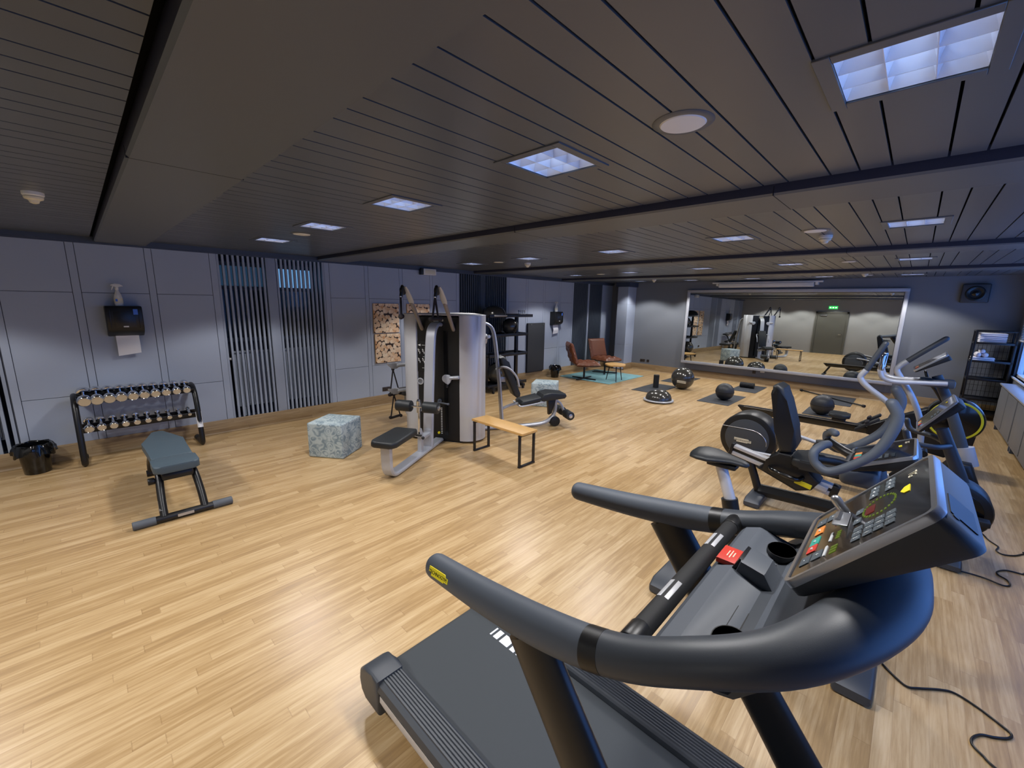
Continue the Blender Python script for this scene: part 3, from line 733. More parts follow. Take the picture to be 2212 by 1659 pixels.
def chair(loc, rz, label):
    """faces local +x"""
    t = thing('leather_chair', label, 'armchair', loc, rz, 'brown leather chairs')
    q = B(); quilt(q, .60, .58, .11, AX((1, 0, 0), (0, 1, 0), (0, 0, 1), (.03, 0, .40)), 3); obj('seat', q, leather_m, t, ang=60)
    d = V((-sin(R(17)), 0, cos(R(17)))); q = B(); quilt(q, .58, .56, .11, AX((0, -1, 0), d, V((0, -1, 0)).cross(d), V((-.25, 0, .42))+d*.27), 3); obj('backrest', q, leather_m, t, ang=60)
    q = B(); lathe(q, [(.025, .03), (.025, .33), (.09, .335), (.09, .345), (.001, .345)], 16); obj('pedestal', q, bframe_m, t)
    q = B()
    for a in (0, 90): bar(q, (-.33*cos(R(a+45)), -.33*sin(R(a+45)), .03), (.33*cos(R(a+45)), .33*sin(R(a+45)), .03), .04, .022)
    obj('cross_base', q, bframe_m, t); t.scale = (1.1, 1.1, 1.06); return t
chair((9.42, 6.33, .002), -42, 'brown quilted leather chair seen from the side, left one')
chair((10.75, 6.50, .002), -105, 'brown quilted leather chair facing the camera, right one')
t = thing('coffee_table', 'small wood-slice table with thin black legs on the teal rug', 'table', (9.82, 5.62, .0), 20)
q = B(); pts = [((.31+.02*sin(3*a+.5)+.012*sin(7*a))*cos(a), (.27+.02*sin(2*a)+.01*sin(5*a))*sin(a)) for a in (2*pi*i/48 for i in range(48))]
prism(q, pts, .035, T(0, 0, .445), .006, 2); obj('tabletop', q, oak_m, t)
for a in (80, 200, 320): obj('leg', tube(B(), [(.17*cos(R(a)), .15*sin(R(a)), .43), (.26*cos(R(a)), .24*sin(R(a)), .014)], [.016, .010], 10), bframe_m, t)

# ================================================================ MATS, BALLS, ROLLERS
for i, (x0, x1, y0, y1, lab) in enumerate([(9.10, 10.34, 4.12, 4.74, 'black exercise mat under the upright foam roller'), (10.80, 12.05, 4.18, 4.79, 'black exercise mat behind the big gym ball'),
        (9.10, 10.34, 2.55, 3.19, 'black exercise mat under the medicine ball, left one'), (10.98, 12.05, 2.52, 3.09, 'black exercise mat under the lying foam roller'),
        (9.55, 10.35, .74, 1.36, 'black exercise mat under the medicine ball, right one'), (10.98, 12.15, .75, 1.38, 'black exercise mat under the thin body bar')]):
    t = thing('exercise_mat', lab, 'exercise mat', (x0, y0, 0), 0, 'floor exercise mats')
    obj('sheet', bxx(B(), 0, x1-x0, 0, y1-y0, 0, .008, .003, 1), mat_m, t)
t = thing('gym_ball', 'big glossy dark grey gym ball between the mats', 'gym ball', (10.17, 3.95, 0), 0)
q = B(); sphere(q, (0, 0, .268), .268, 48); obj('ball', q, ball_m, t)
q = B(); n = V((-.93, -.28, -.16)).normalized(); x = V((0, 0, 1)).cross(n).normalized(); y = n.cross(x)
m = AX(x, y, n, V((0, 0, .268))+n*.2695)
pl = B(); prism(pl, [(-.1, -.03), (.1, -.045), (.1, .01), (-.02, .022), (-.1, .028)], .003, m); obj('logo_plate', pl, cream_m, t, False); text(q, 'TECHNOGYM', .03, m @ T(0, -.008, .004)); obj('logo_text', q, black_m, t, False)
t = thing('balance_dome', 'black half-ball balance trainer with a pale rim on the floor', 'balance trainer', (8.42, 3.74, 0), 0)
q = B(); lathe(q, [(.26, .02), (.30, .022), (.31, .035), (.30, .05), (.27, .052), (.26, .045)], 48); obj('base_rim', q, silver_m, t)
q = B(); lathe(q, [(.27, .048), (.262, .10), (.235, .16), (.18, .215), (.10, .247), (.0, .257)], 48); obj('dome', q, ball_m, t)
for loc, lab in (((9.62, 2.80, .008), 'black medicine ball on the mat beside the gym ball'), ((9.72, 1.08, .008), 'black medicine ball near the body bar')):
    t = thing('medicine_ball', lab, 'medicine ball', loc, 0, 'medicine balls')
    q = B(); r = .185 if loc[1] > 2 else .19; sphere(q, (0, 0, r), r, 40); obj('ball', q, mball_m, t)
    q = B(); lathe(q, [(r*.995, r-.012), (r+.002, r-.004), (r+.002, r+.004), (r*.995, r+.012)], 48); obj('seam_band', q, rub_m, t)
def roller(loc, M, label):
    t = thing('foam_roller', label, 'foam roller', loc, 0, 'foam rollers')
    q = B(); n = 16; pr = []
    for k in range(n): pr += [(.064, .32*k/n+.001), (.068, .32*k/n+.004), (.068, .32*k/n+.016), (.064, .32*k/n+.019)]
    lathe(q, [(.05, 0)]+pr+[(.05, .32)], 28, M); obj('foam', q, rub_m, t)
    q = B(); lathe(q, [(.049, -.001), (.052, -.001), (.052, .321), (.049, .321), (.049, -.001)], 24, M); obj('core', q, black_m, t); return t
roller((9.80, 4.45, .008), I4, 'black foam roller standing upright on a mat')
roller((11.56, 3.02, .008+.068), AX((0, 0, 1), (-1, 0, 0), (0, -1, 0)), 'black foam roller lying on a mat near the mirror')
t = thing('body_bar', 'thin black body bar lying across the floor and a mat', 'exercise bar', (11.66, 1.17, .03), 0)
a, b = V((.50, .62, 0)), V((-.48, -.60, 0))
obj('shaft', cyl(B(), a, b, .016, 12), black_m, t)
for p, s in ((a, -1), (b, 1)): obj('end_cap', cyl(B(), p, p+(b-a).normalized()*s*.05, .03, 14, .006), rub_m, t)

# ================================================================ STORAGE RACK
st = thing('storage_rack', 'black shelf rack on castors behind the tower', 'storage rack', (6.15, 6.62, 0), 0)
for x in (.12, 1.10): obj('post', bxx(B(), x-.04, x+.04, .20, .26, .10, 1.74, .004), bframe_m, st)
for z, x1 in ((1.70, 1.42), (1.27, 1.27), (.82, 1.27)):
    q = B(); bxx(q, 0, x1, .02, .44, z, z+.012); bxx(q, 0, x1, .0, .02, z-.01, z+.055, .003); bxx(q, 0, x1, .44, .46, z-.01, z+.055, .003); bxx(q, x1-.02, x1, 0, .46, z-.01, z+.055, .003); bxx(q, 0, .02, 0, .46, z-.01, z+.055, .003)
    obj('shelf', q, bframe_m, st)
q = B(); bxx(q, 0, 1.27, .05, .41, .14, .16); bxx(q, 0, 1.27, .02, .05, .12, .19, .003); bxx(q, 0, 1.27, .41, .44, .12, .19, .003); obj('bottom_shelf', q, bframe_m, st)
for x in (.12, 1.10):
    obj('base_foot', bxx(B(), x-.04, x+.04, -.05, .51, .06, .12, .006), bframe_m, st)
    for y in (-.02, .48): obj('castor', cyl(B(), (x-.02, y, .032), (x+.02, y, .032), .032, 14, .005), rub_m, st)
t = thing('balance_dome', 'black balance trainer lying on the top shelf of the storage rack', 'balance trainer', (6.50, 6.85, 1.712), 0)
q = B(); lathe(q, [(.26, .0), (.30, .002), (.31, .015), (.30, .03), (.27, .032), (.26, .025)], 48); obj('base_rim', q, silver_m, t)
q = B(); lathe(q, [(.27, .028), (.262, .08), (.235, .14), (.18, .195), (.10, .227), (.0, .237)], 48); obj('dome', q, ball_m, t)
t = thing('medicine_ball', 'black grip ball on the middle shelf of the storage rack', 'medicine ball', (7.02, 6.84, 1.282), 0); q = B(); sphere(q, (0, 0, .19), .19, 36); obj('ball', q, ball_m, t)
q = B(); tube(q, [(-.05, -.19, .05), (-.02, -.215, .14), (.02, -.20, .22)], .03, 10, 3, flat=(1, .4)); obj('grip', q, rub_m, t)
t = thing('gym_ball', 'grey gym ball low on the storage rack behind the tower', 'gym ball', (6.62, 6.84, .16), 0); q = B(); sphere(q, (0, 0, .25), .25, 40); obj('ball', q, ball_m, t)
for i in range(4):
    t = thing('hand_weight', 'small white hand weight on the rack top, %s from the left' % nth(i, 4), 'hand weight', (7.28+.062*i, 6.80, 1.712), 0, 'white hand weights on the rack')
    q = B(); lathe(q, [(.02, 0), (.024, .004), (.024, .04), (.012, .05), (.012, .09), (.024, .10), (.024, .13), (.02, .135)], 16); obj('body', q, white_m, t)

# ================================================================ RIGHT WALL SIDE
tr = thing('towel_shelf', 'black wire shelf rack holding white towels by the window', 'shelf rack', (11.62, -1.33, 0), 0)
for x in (0, .42):
    for y in (0, .50): obj('upright', bxx(B(), x-.014, x+.014, y-.014, y+.014, 0, 1.66, .003), bframe_m, tr)
for z in (.10, .36, .74, 1.08, 1.42):
    q = B(); bxx(q, 0, .42, 0, .50, z, z+.012)
    for a, b, c, d in ((-.014, .434, -.012, .0), (-.014, .434, .50, .512), (-.012, 0, 0, .5), (.42, .432, 0, .5)): bxx(q, a, b, c, d, z-.01, z+.03, .002)
    obj('shelf', q, bframe_m, tr)
q = B()
for i in range(9): cyl(q, (.43, .03+i*.055, .1), (.43, .03+i*.055, 1.64), .003, 6)
for i in range(14): cyl(q, (.43, 0, .16+i*.11), (.43, .5, .16+i*.11), .003, 6)
obj('wire_back', q, bframe_m, tr)
q = B()
for a, b in (((0, 0, 1.65), (.42, 0, 1.65)), ((0, .5, 1.65), (.42, .5, 1.65)), ((0, 0, 1.65), (0, .5, 1.65)), ((.42, 0, 1.65), (.42, .5, 1.65))): bar(q, a, b, .026, .026)
obj('top_rail', q, bframe_m, tr)
obj('side_panel', bxx(B(), 0, .42, -.02, -.012, .10, 1.4), black_m, tr)
def towel(loc, sx, sy, h, label, rolled=False):
    t = thing('towel', label, 'towel', loc, 0, 'white towels')
    q = B()
    if rolled: tube(q, [(-sx/2, 0, h/2), (sx/2, 0, h/2)], h/2, 20, round_end=True)
    else:
        for k in range(2): box(q, (.0+.004*k, 0, h*(.25+.5*k)), (sx, sy, h*.5-.003), bev=h*.2, seg=3)
    obj('fold', q, towel_m, t)
for i in range(3): towel((11.83, -1.05, 1.432+.062*i), .34, .34, .06, 'folded white towel on the top shelf, %s' % ('lowest', 'middle', 'uppermost')[i])
towel((11.80, -.98, 1.092), .28, .30, .075, 'folded white towel on the second shelf of the rack')
towel((11.80, -.91, 1.167+.0), .24, .1, .085, 'rolled white towel lying at the front of the second shelf', True); towel((11.80, -1.0, 1.167), .24, .1, .085, 'rolled white towel behind the front roll, second shelf', True)
towel((11.80, -.955, 1.237), .22, .1, .08, 'rolled white towel on top of the two others', True)
for x0, x1, lab in ((9.22, 10.90, 'grey low cabinet under the window, the one nearer the towel rack'), (7.50, 9.18, 'grey low cabinet under the window at the right photo edge')):
    t = thing('low_cabinet', lab, 'cabinet', (x0, -1.395, 0), 0, 'grey low cabinets')
    L = x1-x0
    obj('body', bxx(B(), 0, L, 0, .185, .10, .775, .003), cab_m, t)
    for k in range(2): obj('front_panel', bxx(B(), .03+k*L/2, L/2-.02+k*L/2, .183, .197, .14, .75, .004), cab_m, t)
    for k in (.04, L-.04): obj('leg', bxx(B(), k-.03, k+.03, .10, .17, 0, .10, .004), pelmet_m, t)
t = thing('cabinet_top', 'pale continuous top over the low grey cabinets', 'worktop', (7.48, -1.395, .777), 0); obj('board', bxx(B(), 0, 3.46, 0, .215, 0, .025, .004), silver_m, t)
# ================================================================ THREE-STATION TOWER
tw = thing('cable_tower', 'tall black and silver three-sided strength training tower in the room middle', 'gym machine', (3.85, 5.0, 0), 0)
RT, HB, HT = .555, 36, 1.82
def pol(r, a, z=0): return V((r*cos(R(a)), r*sin(R(a)), z))
q = B(); poly = []
for a in (210, 330, 90): poly += [tuple(pol(RT-.004, a-HB)[:2]), tuple(pol(RT-.004, a+HB)[:2])]
prism(q, poly, HT-.05, T(0, 0, (HT-.05)/2+.03), .004, 1); obj('casing', q, black_m, tw)
q = B(); prism(q, [(x*.96, y*.96) for x, y in poly], .04, T(0, 0, .02)); obj('plinth', q, rub_m, tw)
for c in (270, 30, 150):
    q = B(); n = 14; out = []; inn = []
    for k in range(n+1):
        a = -25+50*k/n; bulge = RT+.012+.10*cos(R(a*90/25))
        out.append(pol(bulge, c+a)[:2]); inn.append(pol(RT*.93, c+a*.98)[:2])
    p2 = [tuple(v) for v in out]+[tuple(v) for v in reversed(inn)]
    prism(q, p2, HT-.035, T(0, 0, (HT-.035)/2+.035), .004, 1); o = obj('side_panel', q, silverp_m, tw)
    q = B(); prism(q, p2, .004, T(0, 0, .09), 0); obj('panel_cap', q, white_m, o)
q = B(); tp = []
for a in (210, 330, 90): tp += [tuple(pol(RT+.006, a-HB)[:2]), tuple(pol(RT+.006, a+HB)[:2])]+[tuple(pol(RT+.016+.10*cos(R(k*90/25)), a+60+k)[:2]) for k in (-18, -9, 0, 9, 18)]
prism(q, tp, .014, T(0, 0, HT+.006), .003, 1); obj('top_plate', q, silverp_m, tw)
def RM(a): return RZ(a)                                # station frame: +x outwards, +y to the left of it
def column(a):
    q = B(); flatbar(q, [RM(a) @ V(p) for p in ((.43, 0, 1.70), (.50, 0, 1.705), (.59, 0, 1.68), (.655, 0, 1.60), (.69, 0, 1.46), (.72, 0, 1.2), (.76, 0, .8), (.80, 0, .35), (.83, 0, .06))], .145, .05, 5, up=RM(a) @ V((0, 1, 0)) if False else None)
    return q
def colsweep(a, pts, w, h, sm=5):
    """rounded flat bar swept in the station's own upright plane"""
    P = spline([(p[0], 0, p[1]) for p in pts], sm); rings = []; c = min(w, h)*.3
    sec = [(w/2, h/2-c), (w/2-c, h/2), (-w/2+c, h/2), (-w/2, h/2-c), (-w/2, -h/2+c), (-w/2+c, -h/2), (w/2-c, -h/2), (w/2, -h/2+c)]
    for i, p in enumerate(P):
        t = (P[min(i+1, len(P)-1)]-P[max(i-1, 0)]).normalized(); nn = V((-t.z, 0, t.x)); s = V((0, 1, 0))
        rings.append([RM(a) @ (p+s*x+nn*y) for x, y in sec])
    q = B(); loft(q, rings); return q
COLP = [(.43, 1.69), (.50, 1.70), (.585, 1.675), (.65, 1.60), (.685, 1.46), (.72, 1.2), (.765, .8), (.80, .35), (.825, .05)]
def logo(par, M, w=.17, plate=cream_m, ink=black_m, txt='TECHNOGYM', plain=False):
    h = w*.30
    q = B(); prism(q, [(-w/2, h*.45), (-w/2, -h*.1), (-w*.36, -h*.1), (-w*.36, -h*.42), (w*.30, -h*.42), (w*.30, -h*.3), (w/2, -h*.3), (w/2, h*.2), (w*.38, h*.2), (w*.32, h*.45)], .003, M); o = obj('logo_plate', q, plate, par, False)
    q = B(); text(q, txt, h*.5, M @ T(-w*.02, -h*.02, .0018)); me = obj('logo_text', q, ink, o, False); return o
def facem(a, y, z, d=0): return RM(a) @ AX((0, 1, 0), (0, 0, 1), (1, 0, 0), (.449+d, y, z))
for a in (210, 330, 90):
    obj('column', colsweep(a, COLP, .145, .05 if a == 210 else .036), silver_m, tw)
    logo(tw, facem(a, 0, 1.755, .002))
    q = B(); box(q, (.45, .115, .86), (.012, .055, 1.5), RM(a)); obj('weight_slot', q, blackg_m, tw)
# -- station towards the camera: high pulleys, seat on a beam, thigh rollers
A = 210
for s in (-1, 1):
    r0, r1 = V((.455, s*.235, 1.63)), V((.90, s*.235, 2.185)); mid = r0.lerp(r1, .62)
    q = B(); tube(q, [RM(A) @ r0, RM(A) @ mid], .026, 16, round_end=True); arm = obj('pulley_arm', q, armw_m, tw)
    d = (r1-r0).normalized(); q = B()
    tube(q, [RM(A) @ (mid-d*.01), RM(A) @ (mid+d*.05), RM(A) @ r1.lerp(mid, .25), RM(A) @ r1], [.027, .04, .034, .016], 14, 3, flat=(.42, 1), up=RM(A) @ V((0, 1, 0))); obj('arm_tip', q, silver_m, arm)
    q = B(); cyl(q, RM(A) @ (r1+V((.0, -.055, -.05))), RM(A) @ (r1+V((.0, -.018, -.05))), .055, 20, .006); tube(q, [RM(A) @ (r1+V((.01, -.036, .0))), RM(A) @ (r1+V((.05, -.036, -.12)))], .022, 12, round_end=True); obj('pulley', q, black_m, arm)
    h = V((.96, s*.235-.035, 2.06)); q = B(); sphere(q, RM(A) @ h, .016, 12); obj('snap_hook', q, chrome_m, arm)
    q = B()
    e = V((-.9, -.42, 0)) if s < 0 else V((-.75, .66, 0))   # the left one hangs edge-on, the right one shows its loop
    dz = V((0, 0, -.25 if s < 0 else -.27)); sp_ = .06 if s < 0 else .04
    for k in (-1, 1): tube(q, [RM(A) @ h, RM(A) @ (h+e*sp_*k+dz)], .013, 8)
    cyl(q, RM(A) @ (h+e*(sp_+.02)+dz), RM(A) @ (h-e*(sp_+.02)+dz), .024, 14, .005)
    for k in (-1, 1): sphere(q, RM(A) @ (h+e*(sp_+.02)*k+dz), .034, 14)
    obj('strap_handle', q, brass_m, arm)
q = B(); bm_ = [(.46, .035), (.9, .035), (1.4, .035), (1.66, .035), (1.80, .05), (1.87, .12), (1.885, .24), (1.885, .43)]
obj('base_beam', colsweep(A, bm_, .135, .05), silver_m, tw)
q = B(); prism(q, [(1.40, -.13), (1.44, -.155), (1.92, -.16), (1.98, -.13), (2.0, -.09), (2.0, .09), (1.98, .13), (1.92, .16), (1.44, .155), (1.40, .13)], .075, RM(A) @ T(0, 0, .452), .024, 3); obj('seat', q, uph_m, tw)
q = B(); prism(q, [(1.02, .06), (1.02, .30), (1.06, .38), (1.08, .38), (1.09, .06)], .055, RM(A) @ XZ, .004); bxx(q, .80, 1.05, -.045, .045, .22, .26, .004, 2, RM(A)); bxx(q, .8, .84, -.05, .05, .06, .3, .004, 2, RM(A)); obj('knee_support', q, silver_m, tw)
q = B(); bxx(q, 1.06, 1.09, -.012, .012, .30, .74, .004, 2, RM(A)); prism(q, [(1.02, .60), (1.03, .70), (1.05, .76), (1.09, .775), (1.12, .75), (1.12, .6)], .03, RM(A) @ XZ, .008); obj('adjusting_post', q, chrome_m, tw)
q = B(); cyl(q, RM(A) @ V((1.12, -.03, .30)), RM(A) @ V((1.12, .05, .30)), .014, 10); sphere(q, RM(A) @ V((1.12, .07, .27)), .022, 12); obj('pull_pin', q, black_m, tw)
q = B(); cyl(q, RM(A) @ V((1.11, -.31, .68)), RM(A) @ V((1.11, .31, .68)), .013, 12); obj('roller_axle', q, chrome_m, tw)
for s in (-1, 1):
    r = obj('thigh_roller', cyl(B(), RM(A) @ V((1.11, s*.085, .68)), RM(A) @ V((1.11, s*.29, .68)), .073, 26, .012), uph_m, tw)
    obj('roller_cap', cyl(B(), RM(A) @ V((1.11, s*.288, .68)), RM(A) @ V((1.11, s*.297, .68)), .032, 20, .003), alu_m, r)
# small fittings on the front face
def cable_arm(a, y, z, sgn=1, x=.46):
    q = B(); M = RM(a) @ AX((0, 1, 0), (0, 0, 1), (1, 0, 0), (x+.02, y, z))
    pts = [(.055*cos(t)-.01, .055*sin(t)*1.05-.0) for t in (R(90+k*22.5) for k in range(9))]+[(.0, -.075), (.03, -.085), (.05, -.05), (.075, -.02), (.075, .03), (.04, .055)]
    prism(q, [(px*sgn, pz) for px, pz in pts], .03, M, .008, 2); cyl(q, M @ V((.05*sgn, .01, 0)), M @ V((.19*sgn, .028, .01)), .026, 16, .008); o = obj('cable_arm', q, silver_m, tw)
    q = B(); cyl(q, M @ V((.01*sgn, -.085, 0)), M @ V((.01*sgn, -.13, .0)), .018, 12, .004); obj('hook', q, black_m, o); return o
cable_arm(A, .135, .945)
q = B(); tube(q, [RM(A) @ V((.45, .02, .612)), RM(A) @ V((.52, .02, .612)), RM(A) @ V((.54, .05, .605)), RM(A) @ V((.55, .18, .595))], .012, 10, 3); sphere(q, RM(A) @ V((.55, .185, .595)), .018, 12); cyl(q, RM(A) @ V((.45, .02, .612)), RM(A) @ V((.475, .02, .612)), .03, 16, .004); obj('selector_lever', q, dgrey_m, tw)
q = B()
for i in range(16): box(q, (.458, .045, .13+i*.025), (.004, .02, .011), RM(A))
obj('weight_scale', q, white_m, tw); q = B(); cyl(q, RM(A) @ V((.452, .0, .135)), RM(A) @ V((.466, .0, .135)), .018, 16); obj('weight_pin', q, yellow_m, tw)
q = B(); lathe(q, [(.045, 0), (.05, .012), (.036, .016), (.034, 0)], 26, RM(A) @ AX((0, .8, 0), (0, 0, 1.3), (1, 0, 0), (.45, -.275, .88))); obj('pulley_ring', q, silver_m, tw)
q = B(); bxx(q, .449, .452, -.315, -.20, 1.02, 1.46, M=RM(A)); ch = obj('exercise_chart', q, blackg_m, tw, False)
q = B()
def stick(y, z, s):
    def L(a, b, w=.006): bar(q, RM(A) @ V((.4535, y+a[0]*s, z+a[1]*s)), RM(A) @ V((.4535, y+b[0]*s, z+b[1]*s)), w, .002, RM(A) @ V((1, 0, 0)), 0)
    L((0, .5), (.1, .1)); L((.1, .1), (.5, .05)); L((.5, .05), (.45, -.5)); L((0, .4), (.4, .6)); box(q, (.4535, y, z+.75*s), (.002, .012, .014), RM(A))
for z in (1.30, 1.17): stick(-.30, z, .05); stick(-.235, z, .05)
for z, w in ((1.40, .05), (1.235, .025), (1.075, .05)): box(q, (.4535, -.22, z), (.002, w, .004), RM(A))
prism(q, [(-.02, 0), (.02, .015), (.02, -.015)], .002, facem(A, -.285, 1.40, .004)); obj('chart_print', q, white_m, ch, False)
# -- station to the right: backrest, stepped seat, leg roller
A = 330
q = B(); prism(q, [(.745, 1.17), (.80, 1.195), (.845, 1.17), (.86, 1.1), (1.09, .60), (1.085, .55), (1.03, .53), (.98, .57), (.76, 1.09)], .26, RM(A) @ XZ, .03, 3); obj('backrest', q, uph_m, tw)
q = B(); bxx(q, .75, .86, -.03, .03, .78, .86, .004, 2, RM(A)); obj('backrest_mount', q, silver_m, tw)
q = B(); prism(q, [(1.08, .445), (1.10, .40), (1.40, .455), (1.44, .50), (1.42, .535), (1.12, .475)], .34, RM(A) @ XZ, .018, 3); obj('seat', q, uph_m, tw)
q = B(); prism(q, [(1.42, .48), (1.46, .455), (1.84, .49), (1.87, .53), (1.85, .57), (1.60, .60), (1.47, .57)], .32, RM(A) @ XZ, .02, 3); obj('thigh_pad', q, uph_m, tw)
q = B(); tube(q, [RM(A) @ V(p) for p in ((1.07, -.15, .40), (1.07, .15, .40))], .014, 10); tube(q, [RM(A) @ V(p) for p in ((1.06, -.15, .42), (1.10, -.17, .40), (1.44, -.15, .445), (1.50, -.11, .45))], .013, 10, 3); tube(q, [RM(A) @ V(p) for p in ((1.06, .15, .42), (1.10, .17, .40), (1.44, .15, .445), (1.50, .11, .45))], .013, 10, 3); obj('seat_frame', q, silver_m, tw)
obj('brace', colsweep(A, [(.80, .33), (.95, .39), (1.15, .43)], .06, .035, 3), silver_m, tw)
obj('base_beam', colsweep(A, [(.46, .035), (.9, .035), (1.35, .04), (1.56, .07), (1.69, .16), (1.735, .30), (1.72, .47)], .075, .05), silver_m, tw)
q = B(); prism(q, [(1.58, .50), (1.74, .50), (1.70, .36), (1.66, .22), (1.61, .20), (1.60, .34)], .09, RM(A) @ XZ, .01); obj('pivot_housing', q, black_m, tw)
q = B(); tube(q, [RM(A) @ V(p) for p in ((1.66, 0, .48), (1.82, 0, .38), (1.89, 0, .24))], .022, 12, 3); obj('leg_lever', q, silver_m, tw)
q = B(); cyl(q, RM(A) @ V((1.90, -.29, .22)), RM(A) @ V((1.90, .29, .22)), .013, 12); obj('roller_axle', q, chrome_m, tw)
for s in (-1, 1):
    r = obj('leg_roller', cyl(B(), RM(A) @ V((1.90, s*.06, .22)), RM(A) @ V((1.90, s*.27, .22)), .072, 26, .012), uph_m, tw)
    obj('roller_cap', cyl(B(), RM(A) @ V((1.90, s*.268, .22)), RM(A) @ V((1.90, s*.278, .22)), .034, 20, .003), alu_m, r)
q = B(); cyl(q, RM(A) @ V((1.72, -.07, .085)), RM(A) @ V((1.72, .07, .085)), .085, 22, .01); obj('cam_wheel', q, black_m, tw)
for s in (-1, 1):
    cable_arm(A, s*.27, 1.50, s)
    q = B(); tube(q, [RM(A) @ V(p) for p in ((.74, s*.05, 1.0), (.78, s*.17, 1.04), (.88, s*.22, 1.01), (.99, s*.22, .88), (1.03, s*.21, .74))], .017, 12, 5, round_end=True); obj('press_arm', q, silver_m, tw)
# -- station at the back left: two side arms with strap handles, a pad
A = 90
q = B(); prism(q, [(.745, 1.12), (.80, 1.14), (.845, 1.12), (1.04, .66), (1.03, .60), (.97, .60), (.76, 1.05)], .26, RM(A) @ XZ, .03, 3); obj('backrest', q, uph_m, tw)
q = B(); prism(q, rrect(.42, .34, .06), .07, RM(A) @ T(1.20, 0, .47), .02, 3); obj('seat', q, uph_m, tw)
obj('base_beam', colsweep(A, [(.46, .035), (.9, .035), (1.15, .04), (1.25, .10), (1.27, .24), (1.27, .44)], .075, .05), silver_m, tw)
for z in (.985, .565):
    q = B(); cyl(q, RM(A) @ V((.92, .10, z)), RM(A) @ V((.95, .36, z)), .030, 16, .006); prism(q, [(.30, -.02), (.36, -.055), (.44, -.05), (.52, .02), (.53, .05), (.44, .045), (.34, .045)], .035, RM(A) @ AX((0, 1, 0), (0, 0, 1), (1, 0, 0), (.95, 0, z)), .008); arm = obj('side_arm', q, silver_m, tw)
    bxx_ = B(); bxx(bxx_, .74, .93, .06, .13, z-.04, z+.04, .008, 2, RM(A)); obj('arm_bracket', bxx_, silver_m, arm)
    q = B(); h = V((.96, .42, z-.06)); sphere(q, RM(A) @ h, .026, 14); lo = -.40 if z > .7 else -.36
    for k in (-1, 1): tube(q, [RM(A) @ h, RM(A) @ (h+V((.0, .085*k-.02, lo)))], .011, 8)
    cyl(q, RM(A) @ (h+V((0, -.115, lo))), RM(A) @ (h+V((0, .075, lo-.02))), .02, 14, .004)
    for k in (-.115, .075): sphere(q, RM(A) @ (h+V((0, k, lo-.01))), .028, 12)
    obj('strap_handle', q, brass_m, arm)
# ================================================================ TREADMILL
tm = thing('treadmill', 'large black treadmill in the foreground', 'treadmill', (1.185, 0, 0), 0)
obj('deck', bxx(B(), -.30, .30, -.55, 1.64, .06, .175, .01), black_m, tm)
q = B(); prism(q, [(-.2, .200), (1.655, .200), (1.685, .19), (1.70, .17), (1.685, .148), (1.655, .14), (1.64, .176), (-.2, .176)], .572, YZ, 0); bl = obj('running_belt', q, belt_m, tm, ang=60)
for y, w in ((1.448, .010), (1.412, .032), (1.350, .060), (1.288, .032), (1.252, .010)):
    obj('belt_mark', bxx(B(), .185, .245, y-w/2, y+w/2, .199, .2015), paper_m, bl, False)
for s in (-1, 1):
    pr = [(.288, .17), (.288, .226), (.294, .236)]
    for k in range(7): x = .300+k*.014; pr += [(x, .240), (x+.003, .246), (x+.009, .246), (x+.012, .240)]
    pr += [(.402, .238), (.416, .226), (.424, .20), (.420, .185), (.405, .17)]
    q = B(); prism(q, [(s*a, b) for a, b in pr], 1.85, XZ @ T(0, 0, -.655)); r = obj('side_rail', q, char_m, tm, ang=20)
    q = B(); prism(q, [(s*a, b) for a, b in [(.30, .06), (.30, .168), (.404, .168), (.421, .182), (.423, .15), (.405, .10), (.38, .06)]], 1.80, XZ @ T(0, 0, -.655)); obj('side_trim', q, silverp_m, r)
    q = B(); prism(q, [(1.565, .06), (1.565, .252), (1.62, .254), (1.70, .246), (1.745, .205), (1.755, .15), (1.74, .09), (1.70, .06)], .142, YZ @ T(0, 0, s*.357), .016, 3); obj('end_cap', q, char_m, r)
q = B(); prism(q, [(-.10, .05), (-.06, .20), (-.10, .27), (-.25, .30), (-.5, .27), (-.62, .18), (-.64, .05)], .80, YZ, .03, 3); obj('motor_hood', q, char_m, tm)
for s in (-1, 1):
    q = B(); tube(q, [(s*.435, .64, 1.12), (s*.437, .45, .86), (s*.44, .22, .55), (s*.44, .05, .32), (s*.43, -.06, .17)], [.078, .078, .08, .085, .09], 24, 5, flat=(1, .48), up=(1, 0, 0)); obj('upright', q, black_m, tm)
def Upath(t):
    """the U of the handrail: t from -1 (left tip) over 0 (front) to 1; returns point, half height, half width"""
    K = [(0, 0, -.040, 1.415, .052, .068), (.12, .12, -.030, 1.411, .052, .068), (.26, .238, .018, 1.386, .049, .064), (.38, .332, .10, 1.341, .045, .057), (.50, .390, .225, 1.284, .043, .052), (.62, .422, .38, 1.214, .046, .050), (.74, .432, .58, 1.163, .052, .05), (.87, .430, .82, 1.126, .049, .048), (1, .424, 1.075, 1.10, .043, .042)]
    s = 1 if t >= 0 else -1; t = abs(t)
    for i in range(len(K)-1):
        if t <= K[i+1][0]+1e-9:
            f = (t-K[i][0])/(K[i+1][0]-K[i][0]); P = [V((k[1], k[2], k[3])) for k in K]; Q = [V((k[4], k[5], 0)) for k in K]
            def cr(P, sym):
                a = P[i-1] if i else (V((-P[1].x, P[1].y, P[1].z)) if sym else P[1]); b, c = P[i], P[i+1]; d = P[min(i+2, len(P)-1)]
                return .5*((2*b)+(c-a)*f+(2*a-5*b+4*c-d)*f*f+(3*b-a-3*c+d)*f**3)
            p = cr(P, True); w = cr(Q, False); return V((s*p.x, p.y, p.z)), w.x, w.y
